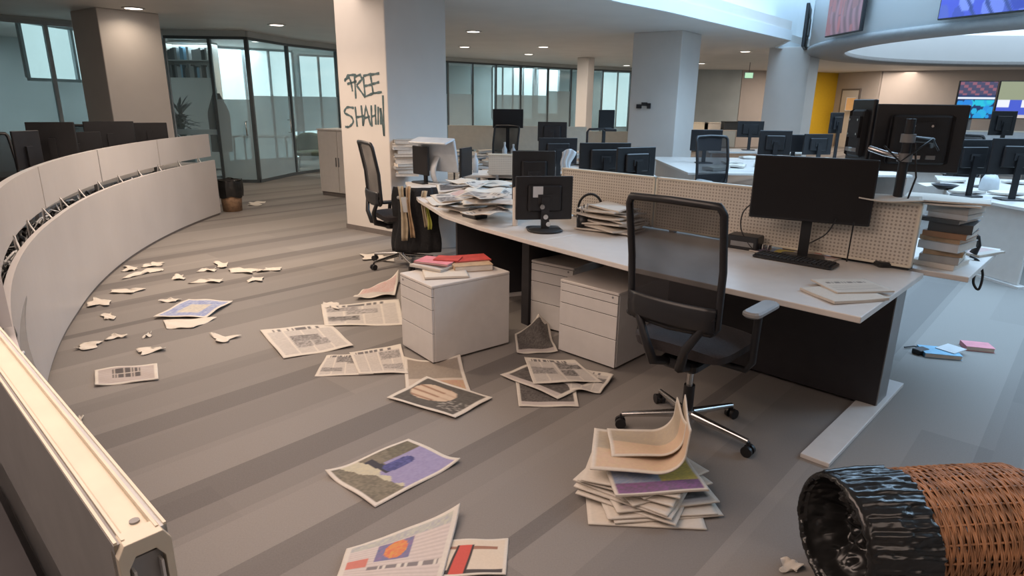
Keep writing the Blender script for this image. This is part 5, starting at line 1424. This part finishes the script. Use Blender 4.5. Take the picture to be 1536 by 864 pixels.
for sx in (-1, 1):
    for sy in (-1, 1): MB().cyl((0.6*sx, 0.3*sy, 0.70), (0.62*sx, 0.32*sy, 0), 0.02).build('leg', M['steel_light'], t)

# ------------------------------------------------------------------ background desks
def rect_desk(lab, px, py, L, W_, yaw, panel=True, group='background desks'):
    c = P(px, py, .73); a = math.radians(yaw); e1 = Vector((math.cos(a), math.sin(a))); e2 = Vector((-math.sin(a), math.cos(a))); c = c.xy
    pts = [c-e1*L/2-e2*W_/2, c+e1*L/2-e2*W_/2, c+e1*L/2+e2*W_/2, c-e1*L/2+e2*W_/2]
    return poly_desk('office_desk', [tuple(p) for p in pts], lab, panel=[(0, 3), (1, 2)], group=group)
rd = [tuple(P(x, y, .73).xy) for x, y in ((1424, 292), (1560, 316), (1640, 276), (1402, 263))]
poly_desk('office_desk', rd, 'blue lit white desk at the right edge with papers and a kettle', panel=[(0, 1), (3, 0)])
def block(lab, x0, x1, y0, y1, pan=True):
    return poly_desk('office_desk', [(x0, y0), (x1, y0), (x1, y1), (x0, y1)], lab, panel=[(0, 3), (1, 2)], group='background desks')
block('white desk under the left pair of monitors behind the perforated screens', 0.40, 1.75, 6.05, 8.15)
block('small white desk just behind the paper heap', -0.66, 0.25, 7.70, 8.30)
block('white desk in the middle distance behind the copier row of monitors', -0.55, 0.95, 8.70, 9.50)
block('long white desk before the beige screen under the turquoise window', -1.4, 1.9, 10.50, 11.40)
block('wide white desk block right of the grey column with several dark monitors', 2.25, 5.15, 8.30, 10.70)
block('white desk between the grey column and the pale square column', 3.6, 5.4, 12.0, 12.9)
block('white desk below the blue wall screens', 6.2, 8.9, 9.2, 10.3)
block('far white desk before the dark glazed office', 5.2, 9.4, 21.6, 22.5)
# plain screens in the middle distance
def plain_screen(lab, px0, py0, px1, py1, Y0, Y1, zb=0.75, m='perf'):
    a = PY(px0, py0, Y0); b = PY(px1, py1, Y1); d = (b-a).xy; L = d.length; z1 = (a.z+b.z)/2
    t = thing('desk_screen', lab, 'desk screen', (a.x, a.y, 0), math.atan2(d.y, d.x))
    MB().box(0, L, -0.015, 0.015, zb, z1-0.02).build('panel', M[m], t)
    MB().box(-0.005, L+0.005, -0.02, 0.02, z1-0.02, z1).build('top_edge', M['cream'], t)
    for x in (0.1, L-0.1): MB().box(x-0.015, x+0.015, -0.015, 0.015, 0, zb).build('leg', M['grey_metal'], t)
plain_screen('beige desk screen right of the blue column face', 672, 190, 880, 188, 11.5, 11.5, m='cream')
plain_screen('small perforated screen behind the paper heap', 733, 228, 812, 234, 7.6, 7.58)
plain_screen('pale desk screen far behind, right of the distant narrow column', 868, 192, 952, 202, 13.0, 13.2, m='cream')
plain_screen('pale low screen beyond the right hand desks', 1395, 192, 1560, 200, 11.2, 11.0, m='palegrey')
# copier
cp_ = P(915, 222, 0.73)
cpm = thing('copier', 'pale grey copier standing left of the grey column', 'copier', (*PY(915, 215, 9.0).xy, 0), math.radians(-10))
MB().rbox(-0.33, 0.33, -0.3, 0.3, 0.05, 0.80, 0.03).build('body', M['palegrey'], cpm)
MB().rbox(-0.34, 0.34, -0.31, 0.31, 0.80, 0.90, 0.03).build('scanner_lid', M['white_lam'], cpm)
MB().rbox(-0.10, 0.14, -0.315, -0.29, 0.55, 0.72, 0.01).build('output_slot', M['grey_metal'], cpm)
MB().cyl((0.05, -0.31, 0.66), (0.05, -0.325, 0.66), 0.05).build('round_dial', M['greypl'], cpm)
for k in range(3): MB().box(-0.3, 0.3, -0.305, -0.295, 0.08+k*0.14, 0.20+k*0.14).build('paper_drawer', M['white_metal'], cpm)
# kettle / white appliance on right desk, bowl, blue papers
kt = thing('kettle', 'white kettle on the blue lit desk at the right', 'kettle', P(1482, 286, .73), 0.5)
MB().lathe([(0, 0), (0.085, 0), (0.09, 0.03), (0.08, 0.12), (0.055, 0.165), (0.02, 0.175), (0, 0.175)], 24).build('body', M['palegrey'], kt)
MB().tube([(0.06, 0, 0.15), (0.12, 0, 0.15), (0.13, 0, 0.08), (0.085, 0, 0.04)], 0.010).build('handle', M['palegrey'], kt)
MB().lathe([(0, 0.174), (0.03, 0.174), (0.012, 0.19), (0, 0.192)], 16).build('lid', M['grey_metal'], kt)
bw = thing('bowl', 'dark bowl among papers left of the kettle', 'bowl', P(1416, 284, .73))
MB().lathe([(0, 0), (0.06, 0), (0.13, 0.05), (0.125, 0.052), (0.055, 0.01), (0, 0.01)], 24).build('bowl_body', M['black'], bw)
GR = 'papers strewn on the blue lit desks'
rq = random.Random(55); nw = ['left','left of centre','middle','right of centre','right','far right']
for row, (xa, xb, ya, yb, lab) in enumerate(((2.5, 5.0, 8.45, 10.4, 'on the desk block right of the grey column'), (0.5, 1.6, 6.3, 8.0, 'under the monitor pair behind the screens'), (-0.4, 0.8, 8.8, 9.4, 'on the middle desk by the copier'), (-1.2, 1.7, 10.6, 11.2, 'on the long desk before the beige screen'), (6.4, 8.6, 9.35, 10.1, 'on the desk below the blue wall screens'))):
    for k in range(6):
        x = xa+(xb-xa)*(k+0.5)/6; y = rq.uniform(ya, yb)
        flat_paper('paper_sheet', (x, y), T+0.001, rq.uniform(0.22, 0.34), rq.uniform(0.18, 0.24), rq.uniform(-1.2, 1.2), rq.choice(['blank', 'news', 'blank']), 'loose papers, %s pile, %s' % (nw[k], lab), rq.uniform(0.006, 0.05), 'paper', group=GR, seed=300+row*10+k, warp=0.02, nu=14, nv=14, edge=(0.6, 0.58, 0.55))
for i, (px, py, w, lab) in enumerate(((1450,290,.3,'left of the kettle on the blue lit desk'),(1510,292,.32,'right of the kettle on the blue lit desk'),(1530,276,.3,'behind the kettle near the photo edge'),(1425,273,.28,'behind the dark bowl'),
     (1125,238,.3,'left pale one on the desk right of the grey column'),(1098,246,.26,'nearer one on the desk right of the grey column'),(868,247,.3,'behind the sticker monitor, on the middle desk'),(745,232,.3,'right one on the long middle desk'),(688,234,.32,'left one on the long middle desk'),(755,262,.34,'on the desk just behind the paper heap'),(706,248,.3,'on the middle desk two rows behind the paper heap'),(1230,240,.3,'on the desk under the yellow wall'))):
    c = P(px, py, T); flat_paper('paper_sheet', (c.x, c.y), T+0.001, w, w*0.7, rr_.uniform(-1, 1), 'blank', 'white loose papers '+lab, 0.02, 'paper', group=GR, seed=200+i, warp=0.02, nu=12, nv=12, edge=(0.6, 0.58, 0.55))
# desk lamp / microphone like arm left of the pair, and small bottles
ar = thing('desk_lamp', 'slim black bent arm lamp before the bright door frame', 'lamp', (*PY(880, 222, 7.7).xy, 0.73))
MB().tube([(0, 0, 0), (0, 0, 0.52), (0.02, 0, 0.55), (0.28, 0, 0.56)], 0.014).build('arm', M['black'], ar)
MB().lathe([(0, 0), (0.09, 0), (0.09, 0.015), (0, 0.02)], 20).build('base', M['black'], ar)
MB().rbox(0.2, 0.34, -0.03, 0.03, 0.53, 0.56, 0.01).build('lamp_head', M['black'], ar)
GB = 'small bottles on the middle desks'
for i, (px, py, Y, h, lab) in enumerate(((713,232,8.0,.24,'white capped bottle left of the small perforated screen'),(757,214,9.2,.30,'slim pale bottle before the middle monitor'),(770,214,9.4,.26,'second slim bottle before the middle monitor'))):
    p = PY(px, py, Y); t = thing('bottle', lab, 'bottle', (p.x, p.y, 0.73), 0, GB)
    MB().lathe([(0, 0), (0.035, 0), (0.036, h*0.65), (0.014, h*0.82), (0.014, h*0.9), (0, h*0.9)], 16).build('bottle_body', M['palegrey'], t)
    MB().cyl((0, 0, h*0.9), (0, 0, h), 0.016, n=12).build('cap', M['white_metal'], t)
# white jacket / headset hanging over monitor pair
def drape(name, lab, cat, px, py, Y, w, h, m, seed):
    p = PY(px, py, Y); r = random.Random(seed); a0 = r.random()*6
    f = lambda u, v: ((u-0.5)*w*(1-0.5*v)+0.02*math.sin(v*5+a0), -0.03-0.03*math.sin(u*PI)-0.01*math.sin(u*17), -h*v+0.04*math.sin(u*PI))
    o = MB().grid(f, 16, 14).build(name, M[m], loc=p, solid=0.008); tag(o, lab, cat); return o
drape('cloth', 'white cloth hanging over the right corner of the lower wide monitor', 'cloth', 851, 228, 7.4, 0.16, 0.22, 'palegrey', 3)

# dark coat on a stand behind the glass, left of the tall mullion
ct = PY(331, 200, 13.4)
t = thing('coat_stand', 'coat stand with a long dark coat behind the glass beyond the counter end', 'coat stand', (ct.x, ct.y, 0))
MB().cyl((0, 0, 0), (0, 0, 1.75), 0.02).build('pole', M['steel'], t)
MB().lathe([(0, 0), (0.2, 0), (0.2, 0.02), (0, 0.03)], 20).build('foot', M['steel'], t)
MB().grid(lambda u, v: ((0.05+0.16*min(1, v*3)+0.02*math.sin(u*40+v*3))*math.cos(2*PI*u), (0.04+0.10*min(1, v*3)+0.015*math.sin(u*31))*math.sin(2*PI*u), 1.66-1.15*v), 40, 14).build('coat', M['fabric'], t)
# low shelves with boxes before the dark glazed office
for i, (px, lab, mm_) in enumerate(((1048, 'pale box on the far white desk, left end', 'cream'), (1066, 'second pale box on the far white desk', 'paper'), (1096, 'dark low box at the right end of the far white desk', 'darkbook'))):
    p = PY(px, 190, 22.0); t = thing('storage_box', lab, 'box', (p.x, p.y, 0.731), 0, 'boxes on the far white desk')
    MB().rbox(-0.28, 0.28, -0.18, 0.18, 0, 0.20 if i < 2 else 0.24, 0.02).build('box_body', M[mm_], t)
    MB().rbox(-0.29, 0.29, -0.19, 0.19, 0.20 if i < 2 else 0.24, 0.23 if i < 2 else 0.27, 0.02).build('lid', M[mm_], t)
# door in the far beige wall
dw = Vector((d_.x+0.6-c_.x, d_.y-c_.y, 0)).normalized(); dp = Vector((c_.x, c_.y, 0))+dw*0.55
t = thing('door_1', 'pale door in the far beige wall right of the yellow wall', 'door', dp, math.atan2(dw.y, dw.x)); t['kind'] = 'structure'
MB().box(0, 0.9, -0.12, -0.08, 0, 2.1).build('door_leaf', M['column'], t)
MB().box(-0.06, 0, -0.13, -0.076, 0, 2.16).box(0.9, 0.96, -0.13, -0.076, 0, 2.16).box(0, 0.9, -0.13, -0.076, 2.1, 2.16).build('door_frame', M['skirt'], t)
MB().tube([(0.82, -0.12, 1.0), (0.82, -0.17, 1.0), (0.70, -0.17, 1.0)], 0.012).build('door_handle', M['chrome'], t)
